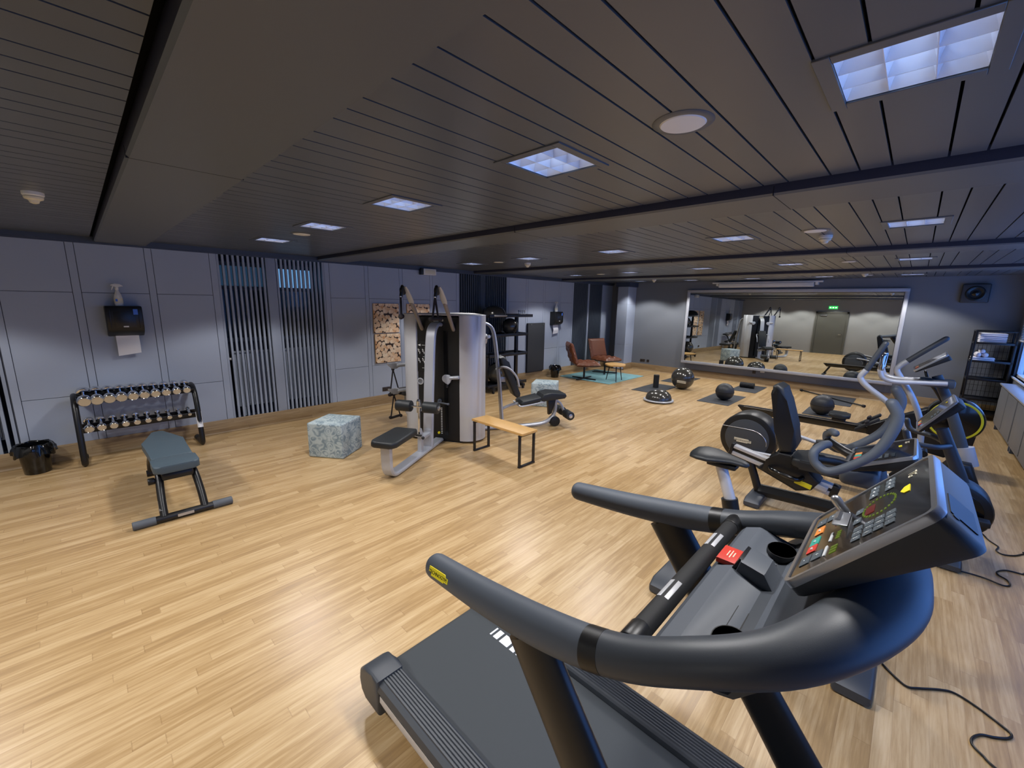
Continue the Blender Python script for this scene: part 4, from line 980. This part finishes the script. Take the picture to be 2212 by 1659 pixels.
def usweep(t0, t1, n, seg=28, ends=False, ins=0):
    q = B(); rings = []; ts = [t0+(t1-t0)*k/n for k in range(n+1)]
    for t in ts:
        p, hz, hw = Upath(t); e = .004; a, b = Upath(max(-1, t-e))[0], Upath(min(1, t+e))[0]; d = (b-a).normalized(); side = d.cross(V((0, 0, 1))).normalized(); upv = side.cross(d)
        rings.append([p+side*((hw-ins)*cos(2*pi*j/seg))+upv*((hz-ins)*sin(2*pi*j/seg)) for j in range(seg)])
    if ends:
        p, hz, hw = Upath(t1); d = (Upath(t1)[0]-Upath(t1*.99)[0]).normalized(); side = d.cross(V((0, 0, 1))).normalized()*(1 if t1 > 0 else 1); upv = side.cross(d)
        if t0 > t1: side, upv = -side, side.cross(d)*1; 
        base = rings[-1]
        for k in (1, 2, 3, 4):
            c = cos(R(k*21)); h = sin(R(k*21))*.036; rings.append([p+d*h+(v-p)*c for v in base])
    loft(q, rings); return q
obj('handrail_body', usweep(-.645, .645, 64), char_m, tm, ang=70)
for s in (-1, 1):
    g = obj('handrail_grip', usweep(s*.66, s*1.0, 26, ends=True), char2_m, tm, ang=70)
    obj('grip_band', usweep(s*.64, s*.668, 3, ins=-.0008), black_m, g, ang=70)
g = [o for o in COL.objects if o.name.startswith('handrail_grip')][0]
# yellow maker's plate near the left tip, on the outer upper side
p, hz, hw = Upath(-.955); d = (Upath(-.93)[0]-Upath(-.98)[0]).normalized(); sd = V((-.93, 0, .30)); sd = (sd-d*sd.dot(d)).normalized()
tip = (Upath(-.90)[0]-Upath(-1)[0]).normalized()
mm = AX(tip, sd.cross(tip), sd, p+sd*(hw+.0005)); logo(g, mm, .105, yellow_m, black_m)
# tray between the arms with two cups, a phone rest and a red clip
q = B(); prism(q, [(.335, 1.212), (.340, 1.228), (.325, 1.246), (.285, 1.262), (.262, 1.26), (.195, 1.237), (.165, 1.241), (.10, 1.335), (.09, 1.322), (.19, 1.229)], .71, YZ, .003, 1)
tray = obj('tray', q, tray_m, tm, ang=25)
cut = B()
for s in (-1, 1): sphere(cut, (s*.25, .20, 1.286), .052, 24, sc=(.95, .72, 1))
co = obj('cutter', cut, black_m); md = tray.modifiers.new('b', 'BOOLEAN'); md.object = co; md.solver = 'EXACT'; md.operation = 'DIFFERENCE'
bpy.context.view_layer.update(); dg = bpy.context.evaluated_depsgraph_get(); me = bpy.data.meshes.new_from_object(tray.evaluated_get(dg)); tray.modifiers.clear(); tray.data = me; me.name = 'tray'; bpy.data.objects.remove(co)
for s in (-1, 1):
    q = B(); n = 14; r1 = []; 
    lathe(q, [(.050, .0), (.046, -.03), (.034, -.042), (.001, -.045), (.001, -.05), (.036, -.047), (.051, -.032), (.053, 0)], 24, T(s*.25, .20, 1.262) @ MX.Diagonal((.95, .74, 1, 1))); obj('cup_liner', q, black_m, tray)
q = B()
for k in range(3):
    for s in (-1, 1): bxx(q, s*.095, s*.19, .172+k*.026, .178+k*.026, (1.2335, 1.2325, 1.241)[k], (1.240, 1.239, 1.2475)[k])
obj('tray_groove', q, black_m, tray)
q = B(); prism(q, [(.275, 1.248), (.262, 1.296), (.20, 1.283), (.172, 1.238), (.20, 1.225)], .105, YZ @ T(0, 0, .085), .008, 2); ph = obj('phone_rest', q, tray_m, tm)
q = B(); prism(q, [(.277, 1.250), (.285, 1.258), (.266, 1.299), (.258, 1.296)], .09, YZ @ T(0, 0, .085), .003); obj('phone_slot', q, black_m, ph)
q = B(); bxx(q, .055, .145, .272, .332, 1.250, 1.268, .004); rc = obj('safety_clip', q, red_m, tm, label='red safety clip')
q = B()
for k, w in ((0, .034), (1, .046), (2, .028)): box(q, (.10, .310-.008*k, 1.2683), (w, .003, .0008))
obj('clip_print', q, cream_m, rc, False)
q = B(); rings = []
for y, w, zt in ((.20, .375, 1.239), (.165, .37, 1.246), (.125, .36, 1.322), (.09, .345, 1.362), (.05, .31, 1.398), (.0, .25, 1.43), (-.04, .14, 1.445), (-.06, .08, 1.448)):
    n = 12; zb = zt-(.015 if y > .15 else .05 if y > .1 else .045); top = [V((-w+2*w*k/n, y, zt-.012*abs(2*k/n-1)**3)) for k in range(n+1)]; bot = [V((w-2*w*k/n, y-.01, zb)) for k in range(n+1)]
    rings.append(top+bot)
loft(q, rings); obj('console_cowl', q, char_m, tm, ang=50)
# grip bar with sensor plates
q = B(); cyl(q, (-.395, .372, 1.232), (.395, .372, 1.232), .0255, 22); gb = obj('grip_bar', q, rub_m, tm)
for x in (-.395, .33): q = B(); cyl(q, (x, .372, 1.232), (x+.065, .372, 1.232), .0285, 22, .004); obj('bar_sleeve', q, black_m, gb)
for x in (-.17, .17):
    q = B()
    for an in (62, 108): bar(q, (x-.045, .372+.0255*cos(R(an)), 1.232+.0255*sin(R(an))), (x+.045, .372+.0255*cos(R(an)), 1.232+.0255*sin(R(an))), .012, .002, (0, cos(R(an)), sin(R(an))), .0005)
    obj('pulse_sensor', q, silverp_m, gb)
# underside hook and console
q = B(); tube(q, [(.20, .10, 1.19), (.24, .07, 1.06), (.28, .05, 1.03), (.31, .04, 1.06), (.30, .03, 1.18)], .011, 10, 3); obj('cable_hook', q, black_m, tm)
def console(par, o, sdir, w, h, dep, m=black_m):
    """tilted display: w wide (x), h tall along sdir, dep thick; returns the display frame matrix"""
    s = V(sdir).normalized(); M = AX((-1, 0, 0), s, V((-1, 0, 0)).cross(s), o)
    q = B(); o_ = rrect(w, h, .022); rings = [[M @ V((x*k, y*k, -z0-zd*dep*(.38+.62*(y/h+.5)))) for x, y in o_] for k, z0, zd in ((.985, .001, 0), (1, .006, 0), (1, 0, .9), (.985, 0, 1))]
    loft(q, rings); b = obj('console', q, m, par)
    q = B(); outer = rrect(w+.004, h+.004, .026); inner = rrect(w-.020, h-.020, .016); rings = []
    for pts, z in ((outer, -.012), (outer, .001), ([(x*.992, y*.992) for x, y in outer], .005), (inner, .005), (inner, -.012)): rings.append([M @ V((x, y, z)) for x, y in pts])
    loft(q, rings, True, False); obj('bezel', q, alu_m, b)
    obj('screen', prism(B(), inner, .006, M @ T(0, 0, -.0005)), screen_m, b)
    return b, M
cb_, CM = console(tm, (.022, .025, 1.530), (0, -.18, .225), .405, .325, .085, char_m)
def key(u, v, w, h, m, lab=None, ink=keyw_m, sz=.014, z=.003):
    k = obj('key', prism(B(), rrect(w, h, .003, 3), .002, CM @ T(u, v, z)), m, cb_, False)
    if lab:
        q = B(); text(q, lab, sz, CM @ T(u, v, z+.0015), .0004); obj('key_legend', q, ink, k, False)
KU = .022                                              # the sheet sits a little off the frame's middle
for r, (v, t3) in enumerate(((.0, 0), (.026, 0), (.049, 0), (.073, 0))):
    for c in range(3): key(KU+.062+.027*c, v, .024, .02, keyg_m, ('123', '456', '789', '-0-')[r][c])
for v, names in ((.020, 0), (.060, 0)):
    for c in range(3): key(KU-.187+.029*c, v, .026, .022, keyg_m); key(KU-.187+.029*c, v, .013, .004, keyw_m, z=.0045)
for u, m in ((-.075, orange_m), (-.005, teal_m), (.04, red_m)): key(KU+u, -.119, .048 if u < .0 else .042, .024, m); key(KU+u, -.119, .012, .005, keyw_m, z=.0045)
for u in (.10, -.14):
    key(KU+u, -.124, .044, .025, keyg_m, '-', sz=.022); key(KU+u, -.094, .044, .025, keyg_m, '+', sz=.022)
for u, v in ((.10, -.073), (.022, -.071), (-.14, -.067)): key(KU+u, v, .054, .006, keyw_m)
for u, v in ((-.056, -.008), (.006, -.008)): key(KU+u, v, .032, .018, keyg_m, '+' if u > 0 else '-', sz=.018)
ld = mat('led_green', '0e1208', .4, emit='9fc22a', es=.25); rd = mat('led_red', '2a0806', .4, emit='c02a1c', es=.16)
q = B(); [box(q, (KU+.095+.015*k, -.052, .003), (.009, .016, .001), CM) for k in range(3)]; [box(q, (KU+.010+.012*k, -.052, .003), (.007, .010, .001), CM) for k in range(4)]; obj('led_digits', q, ld, cb_, False)
q = B(); prism(q, rrect(.05, .022, .002, 2), .001, CM @ T(KU-.032, .019, .003)); obj('red_window', q, rd, cb_, False)
q = B()
for k in range(26):
    a = 2*pi*k/26; box(q, (KU-.035+.055*cos(a), .040+.038*sin(a), .003), (.009, .004, .001), CM @ MX.Identity(4))
obj('track_lights', q, ld, cb_, False)
q = B(); prism(q, [(0, -.008), (.012, -.002), (.014, .007), (-.014, .007), (-.012, -.002)], .0015, CM @ T(KU-.046, .100, .0032) @ MX.Diagonal((1.7, 1.4, 1, 1))); obj('yellow_mark', q, yellow_m, cb_, False)
q = B(); text(q, 'TG', .028, CM @ T(KU-.142, .113, .003), .0006); obj('maker_initials', q, cream_m, cb_, False)
q = B(); prism(q, rrect(.008, .008, .002, 2), .001, CM @ T(KU-.056, -.070, .003)); obj('stop_dot', q, red_m, cb_, False)
q = B(); prism(q, rrect(.085, .03, .004, 3), .004, CM @ T(KU-.04, -.045, .012) @ RX(-40), .001); box(q, (KU-.05, -.05, .012), (.05, .012, .02), CM); tube(q, [CM @ V((KU-.10, -.048, .008)), CM @ V((KU-.11, -.044, .04))], .012, 12, round_end=True); obj('tablet_holder', q, alu_m, cb_)
q = B(); prism(q, rrect(.11, .05, .003, 2), .002, CM @ AX((1, 0, 0), (0, 0, -1), (0, 1, 0), (.10, .1635, -.045))); cyl(q, CM @ V((.16, .1625, -.03)), CM @ V((.16, .1645, -.03)), .006, 12); obj('service_flap', q, black_m, cb_, False)

# ================================================================ UPRIGHT BIKE
bk_ = thing('upright_bike', 'black upright exercise bike next to the treadmill', 'exercise bike', (2.85, 0, 0), 0)
for y, w in ((1.02, .26), (-.03, .30)): obj('stabiliser', prism(B(), [(-w, .01), (w, .01), (w, .06), (w-.06, .10), (-w+.06, .10), (-w, .06)], .17, XZ @ T(0, 0, -y), .02, 3), char_m, bk_)
q = B(); flatbar(q, [(0, 1.0, .07), (0, .8, .11), (0, .4, .16), (0, 0, .12)], .11, .08, 4); obj('frame_beam', q, black_m, bk_)
q = B(); cyl(q, (-.095, .17, .40), (.095, .17, .40), .27, 40, .03); obj('crank_housing', q, black_m, bk_)
for s in (-1, 1):
    q = B(); bar(q, (s*.115, .17, .40), (s*.125, .17+s*.12, .40-s*.12), .03, .02, (1, 0, 0)); cyl(q, (s*.09, .17, .40), (s*.13, .17, .40), .03, 16); c = obj('crank', q, alu_m, bk_)
    q = B(); box(q, (s*.185, .17+s*.13, .41-s*.13), (.11, .10, .03), bev=.008); obj('pedal', q, rub_m, c)
q = B(); tube(q, [(0, .58, .16), (0, .66, .5), (0, .725, .76)], [.055, .052, .05], 18, 4); obj('seat_tube', q, black_m, bk_)
q = B(); tube(q, [(0, .715, .74), (0, .805, .985)], .036, 18, flat=(1, .75), up=(1, 0, 0)); obj('seat_post', q, silverp_m, bk_)
q = B(); rings = []
for y, w, t, z in ((.985, .06, .03, 1.015), (.97, .105, .05, 1.018), (.92, .130, .062, 1.022), (.85, .128, .062, 1.022), (.79, .09, .052, 1.022), (.73, .055, .045, 1.02), (.67, .042, .038, 1.015), (.645, .03, .028, 1.01), (.635, .012, .012, 1.01)):
    rings.append([V((w*abs(cos(a))**.8*(1 if cos(a) > 0 else -1), y, z-.0+t*.55*sin(a)*(1 if sin(a) > 0 else .8))) for a in (2*pi*j/24 for j in range(24))])
loft(q, rings); obj('saddle', q, uph_m, bk_, ang=60)
q = B(); bxx(q, -.045, .045, .70, .88, .965, .995, .01); obj('saddle_clamp', q, black_m, bk_)
q = B(); tube(q, [(0, -.02, .3), (0, -.05, .7), (0, .02, 1.05), (0, .05, 1.16)], [.07, .05, .045, .05], 18, 4, flat=(1, .8), up=(1, 0, 0)); obj('front_post', q, char_m, bk_)
bb, BM = console(bk_, (.02, .035, 1.262), (0, -.255, .125), .40, .28, .07)
q = B(); box(q, (0, 0, 0), (.36, .16, .10), T(0, .10, 1.15), .03, 3); obj('console_neck', q, char_m, bk_)
for k, m in ((-.05, orange_m), (-.005, teal_m), (.04, red_m)): obj('key', prism(B(), rrect(.042, .03, .002, 2), .002, BM @ T(k+.02, -.10, .004)), m, bb, False)
for r in range(3):
    for c in range(3): obj('key', prism(B(), rrect(.02, .016, .002, 2), .002, BM @ T(.08+.026*c, .0+.026*r, .004)), keyg_m, bb, False)
q = B(); text(q, 'TG', .026, BM @ T(-.13, .10, .004)); obj('maker_initials', q, cream_m, bb, False)
obj('yellow_mark', prism(B(), rrect(.026, .014, .003, 2), .002, BM @ T(-.06, .075, .004)), yellow_m, bb, False)
for s in (-1, 1):
    x = .23
    pts = [(s*(x+.01), .03, 1.57), (s*(x+.015), .0, 1.50), (s*(x+.02), .03, 1.37), (s*(x+.02), .09, 1.275), (s*(x+.01), .21, 1.175), (s*x, .275, 1.195), (s*(x-.01), .295, 1.25), (s*(x-.05), .27, 1.285), (s*(x-.09), .25, 1.29)]
    hb = obj('handlebar', tube(B(), pts, [.024, .024, .023, .022, .022, .022, .022, .022, .021], 16, 5, round_end=True), char2_m, bk_)
    q = B(); tube(q, [(s*(x-.01), .285, 1.22), (s*(x-.10), .20, 1.20), (s*.10, .13, 1.18)], .024, 14, 4); obj('bar_root', q, black_m, hb)
    q = B(); bar(q, (s*(x-.03), .30, 1.275), (s*(x-.06), .29, 1.295), .02, .006); obj('pulse_sensor', q, chrome_m, hb)

# ================================================================ RECUMBENT BIKE
rb = thing('recumbent_bike', 'black recumbent exercise bike with a tall backrest', 'exercise bike', (4.8, 0, 0), 0)
q = B(); flatbar(q, [(0, .95, .11), (0, .5, .13), (0, 0, .14), (0, -.45, .12)], .12, .08, 3); obj('base_beam', q, black_m, rb)
for y, w in ((.95, .27), (-.45, .30)): obj('stabiliser', prism(B(), [(-w, .01), (w, .01), (w, .05), (w-.06, .085), (-w+.06, .085), (-w, .05)], .15, XZ @ T(0, 0, -y), .02, 3), char_m, rb)
q = B(); tube(q, [(0, .95, .08), (0, 1.0, .22), (0, 1.08, .42)], .04, 16, 3, flat=(1, .7), up=(1, 0, 0)); obj('rear_strut', q, black_m, rb)
for z in (0, .075):
    q = B(); bar(q, (0, 1.25, .452+z), (0, .34, .268+z), .085 if z else .07, .035 if z else .045, bev=.008); obj('seat_rail', q, silverp_m, rb)
q = B(); bar(q, (0, 1.25, .49), (0, .34, .306), .045, .05); obj('rail_core', q, black_m, rb)
q = B(); bar(q, (0, 1.27, .495), (0, 1.235, .488), .095, .13, bev=.01); obj('rail_end_cap', q, black_m, rb)
q = B(); bar(q, (0, .36, .31), (0, .30, .298), .10, .125, bev=.012); obj('rail_end_cap', q, black_m, rb)
q = B(); prism(q, [(.98, .37), (.62, .235), (.50, .28), (.44, .38), (.55, .47), (.70, .60), (.82, .60), (.88, .47)], .22, YZ, .03, 3); cg = obj('seat_carriage', q, black_m, rb)
q = B(); tube(q, [(-.13, .86, .42), (-.20, .80, .42), (-.20, .62, .39), (-.13, .58, .40)], .022, 12, 4); obj('side_handle', q, blackg_m, cg)
q = B(); bar(q, (-.10, .64, .345), (-.10, .50, .315), .03, .05, bev=.006); obj('adjust_lever', q, yellow_m, cg, label='yellow seat lever')
q = B(); bar(q, (-.05, .50, .345), (-.05, .38, .320), .09, .05, bev=.008); obj('lever_plate', q, silver_m, cg)
q = B(); prism(q, rrect(.42, .44, .08), .09, T(0, .47, .545), .03, 3); obj('seat', q, uph_m, rb)
q = B(); prism(q, [(.69, .62), (.80, .60), (.86, .80), (.925, 1.15), (.93, 1.25), (.89, 1.27), (.835, 1.24), (.79, 1.12), (.70, .85), (.665, .70)], .30, YZ, .04, 3); bkr = obj('backrest', q, uph_m, rb)
q = B(); prism(q, [(.80, .64), (.84, .66), (.945, 1.16), (.94, 1.2), (.91, 1.18), (.84, .85)], .20, YZ, .015, 3); obj('backrest_shell', q, blackg_m, bkr)
q = B(); cyl(q, (-.13, -.42, .44), (.13, -.42, .44), .225, 40, .03); obj('crank_housing', q, black_m, rb)
q = B(); cyl(q, (-.137, -.42, .44), (-.128, -.42, .44), .17, 36, .003); obj('housing_disc', q, blackg_m, rb)
for s in (-1, 1):
    q = B(); bar(q, (s*.15, -.40, .44), (s*.16, -.40+s*.15, .42), .03, .02, (1, 0, 0)); c = obj('crank', q, alu_m, rb)
    q = B(); box(q, (s*.22, -.40+s*.16, .43), (.10, .11, .04), bev=.008); obj('pedal', q, rub_m, c)
q = B(); tube(q, [(0, -.52, .40), (0, -.44, .65), (0, -.36, .85), (0, -.27, 1.06)], [.055, .047, .042, .04], 18, 4, flat=(1, .75), up=(1, 0, 0)); obj('front_post', q, char_m, rb)
q = B(); tube(q, [(0, -.545, .40), (0, -.50, .55)], .066, 18, flat=(1, .75), up=(1, 0, 0)); obj('post_sleeve', q, char_m, rb)
rc_, RMx = console(rb, (.0, -.215, 1.185), (0, -.19, .285), .38, .33, .07)
for k, m in ((-.05, orange_m), (-.005, teal_m), (.04, red_m)): obj('key', prism(B(), rrect(.042, .026, .002, 2), .002, RMx @ T(k, -.135, .004)), m, rc_, False)
for r in range(3):
    for c in range(3): obj('key', prism(B(), rrect(.02, .016, .002, 2), .002, RMx @ T(.08+.026*c, -.03+.026*r, .004)), keyg_m, rc_, False)
obj('yellow_mark', prism(B(), rrect(.02, .014, .003, 2), .002, RMx @ T(-.05, .10, .004)), yellow_m, rc_, False)
for s in (-1, 1):
    q = B(); tube(q, [(s*.03, -.33, .93), (s*.20, -.24, .94), (s*.25, -.10, .96), (s*.25, -.06, 1.04)], .021, 14, 5, round_end=True); obj('handlebar', q, char_m, rb)

# ================================================================ CROSS TRAINER
el = thing('cross_trainer', 'cross trainer with round rear drum and silver moving arms', 'elliptical trainer', (5.95, 0, 0), 0)
q = B(); cyl(q, (-.17, 1.36, .345), (.17, 1.36, .345), .33, 48, .045); dr = obj('rear_drum', q, black_m, el)
for s in (-1, 1):
    q = B(); cyl(q, (s*.168, 1.36, .345), (s*.178, 1.36, .345), .255, 44, .004); obj('drum_cover', q, char_m, dr)
    q = B(); pts = [(s*.179, 1.36+.30, .47), (s*.179, 1.36+.05, .475)]+[(s*.179, 1.36+.20*sin(R(t))-.05*0-.03, .315+.16*cos(R(t))) for t in range(0, -100, -12)]; tube(q, pts, .004, 6); obj('trim_line', q, alu_m, dr)
logo(dr, AX((0, -1, 0), (0, 0, 1), (-1, 0, 0), (-.1815, 1.40, .315)), .20)
for s in (-1, 1):
    q = B(); flatbar(q, [(s*.13, 1.2, .14), (s*.13, .6, .13), (s*.11, 0, .12), (s*.08, -.45, .12)], .06, .07, 3); obj('floor_beam', q, black_m, el)
q = B(); prism(q, [(-.31, .01), (.31, .01), (.31, .05), (.25, .085), (-.25, .085), (-.31, .05)], .16, XZ @ T(0, 0, .50), .02, 3); obj('stabiliser', q, char_m, el)
q = B(); prism(q, [(-.28, .10), (-.34, .36), (-.45, .55), (-.58, .55), (-.68, .30), (-.68, .10)], .30, YZ, .05, 3); obj('front_housing', q, black_m, el)
q = B(); tube(q, [(0, -.56, .45), (0, -.47, .75), (0, -.34, 1.1), (0, -.22, 1.36)], [.058, .048, .042, .04], 18, 4, flat=(1, .75), up=(1, 0, 0)); obj('front_column', q, char_m, el)
q = B(); tube(q, [(0, -.575, .50), (0, -.515, .68)], .068, 18, flat=(1, .8), up=(1, 0, 0)); obj('column_sleeve', q, silver_m, el)
ec, EM = console(el, (0, -.15, 1.50), (0, -.22, .19), .40, .28, .06)
for k, m in ((-.05, orange_m), (-.005, teal_m), (.04, red_m)): obj('key', prism(B(), rrect(.042, .026, .002, 2), .002, EM @ T(k, -.11, .004)), m, ec, False)
A1 = [(-.27, .20, 1.665), (-.27, .26, 1.51), (-.27, .31, 1.38)]
A2 = [(-.27, .31, 1.38), (-.27, .345, 1.315), (-.27, .335, 1.27), (-.27, .27, 1.20), (-.27, .05, 1.02), (-.27, -.09, .78), (-.27, -.15, .50)]
B1 = [(.27, -.24, 1.72), (.27, -.10, 1.58), (.27, .015, 1.46)]
B2 = [(.27, .015, 1.46), (.27, .07, 1.40), (.27, .085, 1.35), (.27, .04, 1.27), (.27, -.09, 1.05), (.27, -.19, .78), (.27, -.22, .50)]
for g_, a_ in ((A1, A2), (B1, B2)):
    o = obj('moving_arm', tube(B(), a_, .028, 16, 6), silver_m, el); obj('arm_grip', tube(B(), g_, .027, 16, 4, round_end=True), char_m, o)
    s = 1 if a_[0][0] > 0 else -1; y0 = a_[-1][1]
    q = B(); cyl(q, (s*.14, y0-.03, .50), (s*.31, y0-.03, .50), .035, 16); tube(q, [(s*.27, y0, .50), (s*.25, y0+.12, .30)], .024, 12); obj('arm_pivot', q, black_m, o)
    yp = .62 if s < 0 else .42
    q = B(); tube(q, [(s*.25, y0+.12, .30), (s*.23, yp-.05, .27+.05*s), (s*.21, 1.05, .33+.12*s), (s*.205, 1.30, .34+.14*s)], .022, 14, 4); l = obj('pedal_arm', q, silver_m, el)
    q = B(); prism(q, rrect(.14, .38, .05), .05, T(s*.235, yp+.08, .33+.05*s), .015, 2); obj('foot_pedal', q, rub_m, l)
for s in (-1, 1):
    q = B(); tube(q, [(s*.10, -.30, 1.30), (s*.12, -.10, 1.285), (s*.15, .07, 1.275), (s*.16, .17, 1.30), (s*.16, .205, 1.37), (s*.16, .205, 1.40)], .024, 14, 5); f = obj('fixed_handle', q, silver_m, el)
    q = B(); tube(q, [(s*.16, .205, 1.39), (s*.16, .20, 1.53)], .026, 14, round_end=True); obj('pulse_grip', q, chrome_m, f)
q = B(); bxx(q, -.08, .08, -.36, -.10, 1.25, 1.33, .02); obj('handle_block', q, char_m, el)

# ================================================================ ROWER
rw_ = thing('rowing_machine', 'black rowing machine with a yellow-ringed flywheel near the mirror', 'rowing machine', (7.7, 0, 0), 0)
q = B(); prism(q, [(2.0, .36), (1.90, .26), (.15, .26), (.05, .36)], .13, YZ, .01, 2); rl = obj('rail', q, blackg_m, rw_)
for s in (-1, 1): obj('rail_trim', bxx(B(), s*.05, s*.06, .2, 1.9, .359, .366), alu_m, rl)
obj('seat_cushion', prism(B(), rrect(.30, .25, .08), .055, T(0, .63, .46), .02, 3), uph_m, rw_)
obj('seat_trolley', bxx(B(), -.10, .10, .55, .71, .37, .435, .02), black_m, rw_)
q = B(); bar(q, (0, 1.80, .30), (0, 1.95, .02), .09, .05); obj('rear_leg', q, black_m, rw_)
q = B(); prism(q, [(-.26, 0), (.26, 0), (.24, .04), (-.24, .04)], .07, XZ @ T(0, 0, -1.94), .008); obj('rear_foot', q, rub_m, rw_)
q = B(); prism(q, [(.30, .26), (.30, .40), (.05, .52), (-.25, .74), (-.60, .78), (-.75, .60), (-.72, .25), (-.5, .12), (.0, .2)], .16, YZ, .02, 3); obj('front_frame', q, black_m, rw_)
q = B(); cyl(q, (-.14, -.52, .64), (.14, -.52, .64), .27, 48, .03); fw_ = obj('flywheel', q, blackg_m, rw_)
for s in (-1, 1):
    q = B(); lathe(q, [(.222, .138), (.227, .143), (.243, .143), (.248, .138), (.222, .138)], 48, AX((0, 1, 0), (0, 0, s), (s, 0, 0), (0, -.52, .64))); obj('yellow_ring', q, yellow_m, fw_, label='yellow ring')
q = B(); prism(q, [(-.30, 0), (.30, 0), (.28, .05), (-.28, .05)], .10, XZ @ T(0, 0, .62), .01); bar(q, (0, -.62, .04), (0, -.62, .4), .12, .08); obj('front_foot', q, char_m, rw_)
for s in (-1, 1):
    q = B(); box(q, (0, 0, 0), (.12, .31, .035), T(s*.17, .30, .42) @ RX(-40), .012, 2); fr_ = obj('foot_plate', q, rub_m, rw_)
    q = B(); box(q, (0, -.02, .03), (.13, .05, .03), T(s*.17, .30, .42) @ RX(-40), .01); obj('foot_strap', q, brass_m, fr_)
q = B(); tube(q, [(-.24, -.02, .60), (-.1, .02, .62), (.1, .02, .62), (.24, -.02, .60)], .017, 12, 4, round_end=True); obj('pull_handle', q, rub_m, rw_)
q = B(); tube(q, [(0, -.45, .75), (0, -.30, 1.0), (0, -.22, 1.08)], .03, 12, 3); obj('display_arm', q, black_m, rw_)
q = B(); prism(q, rrect(.26, .20, .015), .03, T(0, -.20, 1.14) @ RX(70), .006); obj('display', q, screen_m, rw_)

# ================================================================ POWER CORDS
for i, (pts, lab) in enumerate(((((2.964, -.139), (2.905, -.191), (2.866, -.244), (2.899, -.293), (2.968, -.374), (2.994, -.43), (2.963, -.507), (2.908, -.581), (2.876, -.612), (2.837, -.601), (2.796, -.556), (2.765, -.506), (2.712, -.475), (2.666, -.473), (2.63, -.503), (2.592, -.539), (2.5, -.7), (2.45, -1.0), (2.44, -1.38)), 'black power cord snaking over the floor in the lower right corner'),
        (((4.532, -.468), (4.56, -.552), (4.564, -.649), (4.535, -.739), (4.576, -.779), (4.652, -.773), (4.703, -.731), (4.764, -.736), (4.836, -.791), (4.853, -.879), (4.883, -.924), (4.9, -1.38)), 'black power cord behind the treadmill console, lower of two'),
        (((5.532, -.60), (5.544, -.692), (5.394, -.737), (5.314, -.779), (5.279, -.784), (5.193, -.766), (5.147, -.796), (5.188, -.863), (5.293, -.93), (5.331, -.966), (5.4, -1.38)), 'black power cord behind the round bike housing, upper of two'))):
    o = obj('power_cord', tube(B(), [(x, y, .007) for x, y in pts], .0055, 8, 5), black_m); tag(o, lab, 'cord', 'floor power cords')
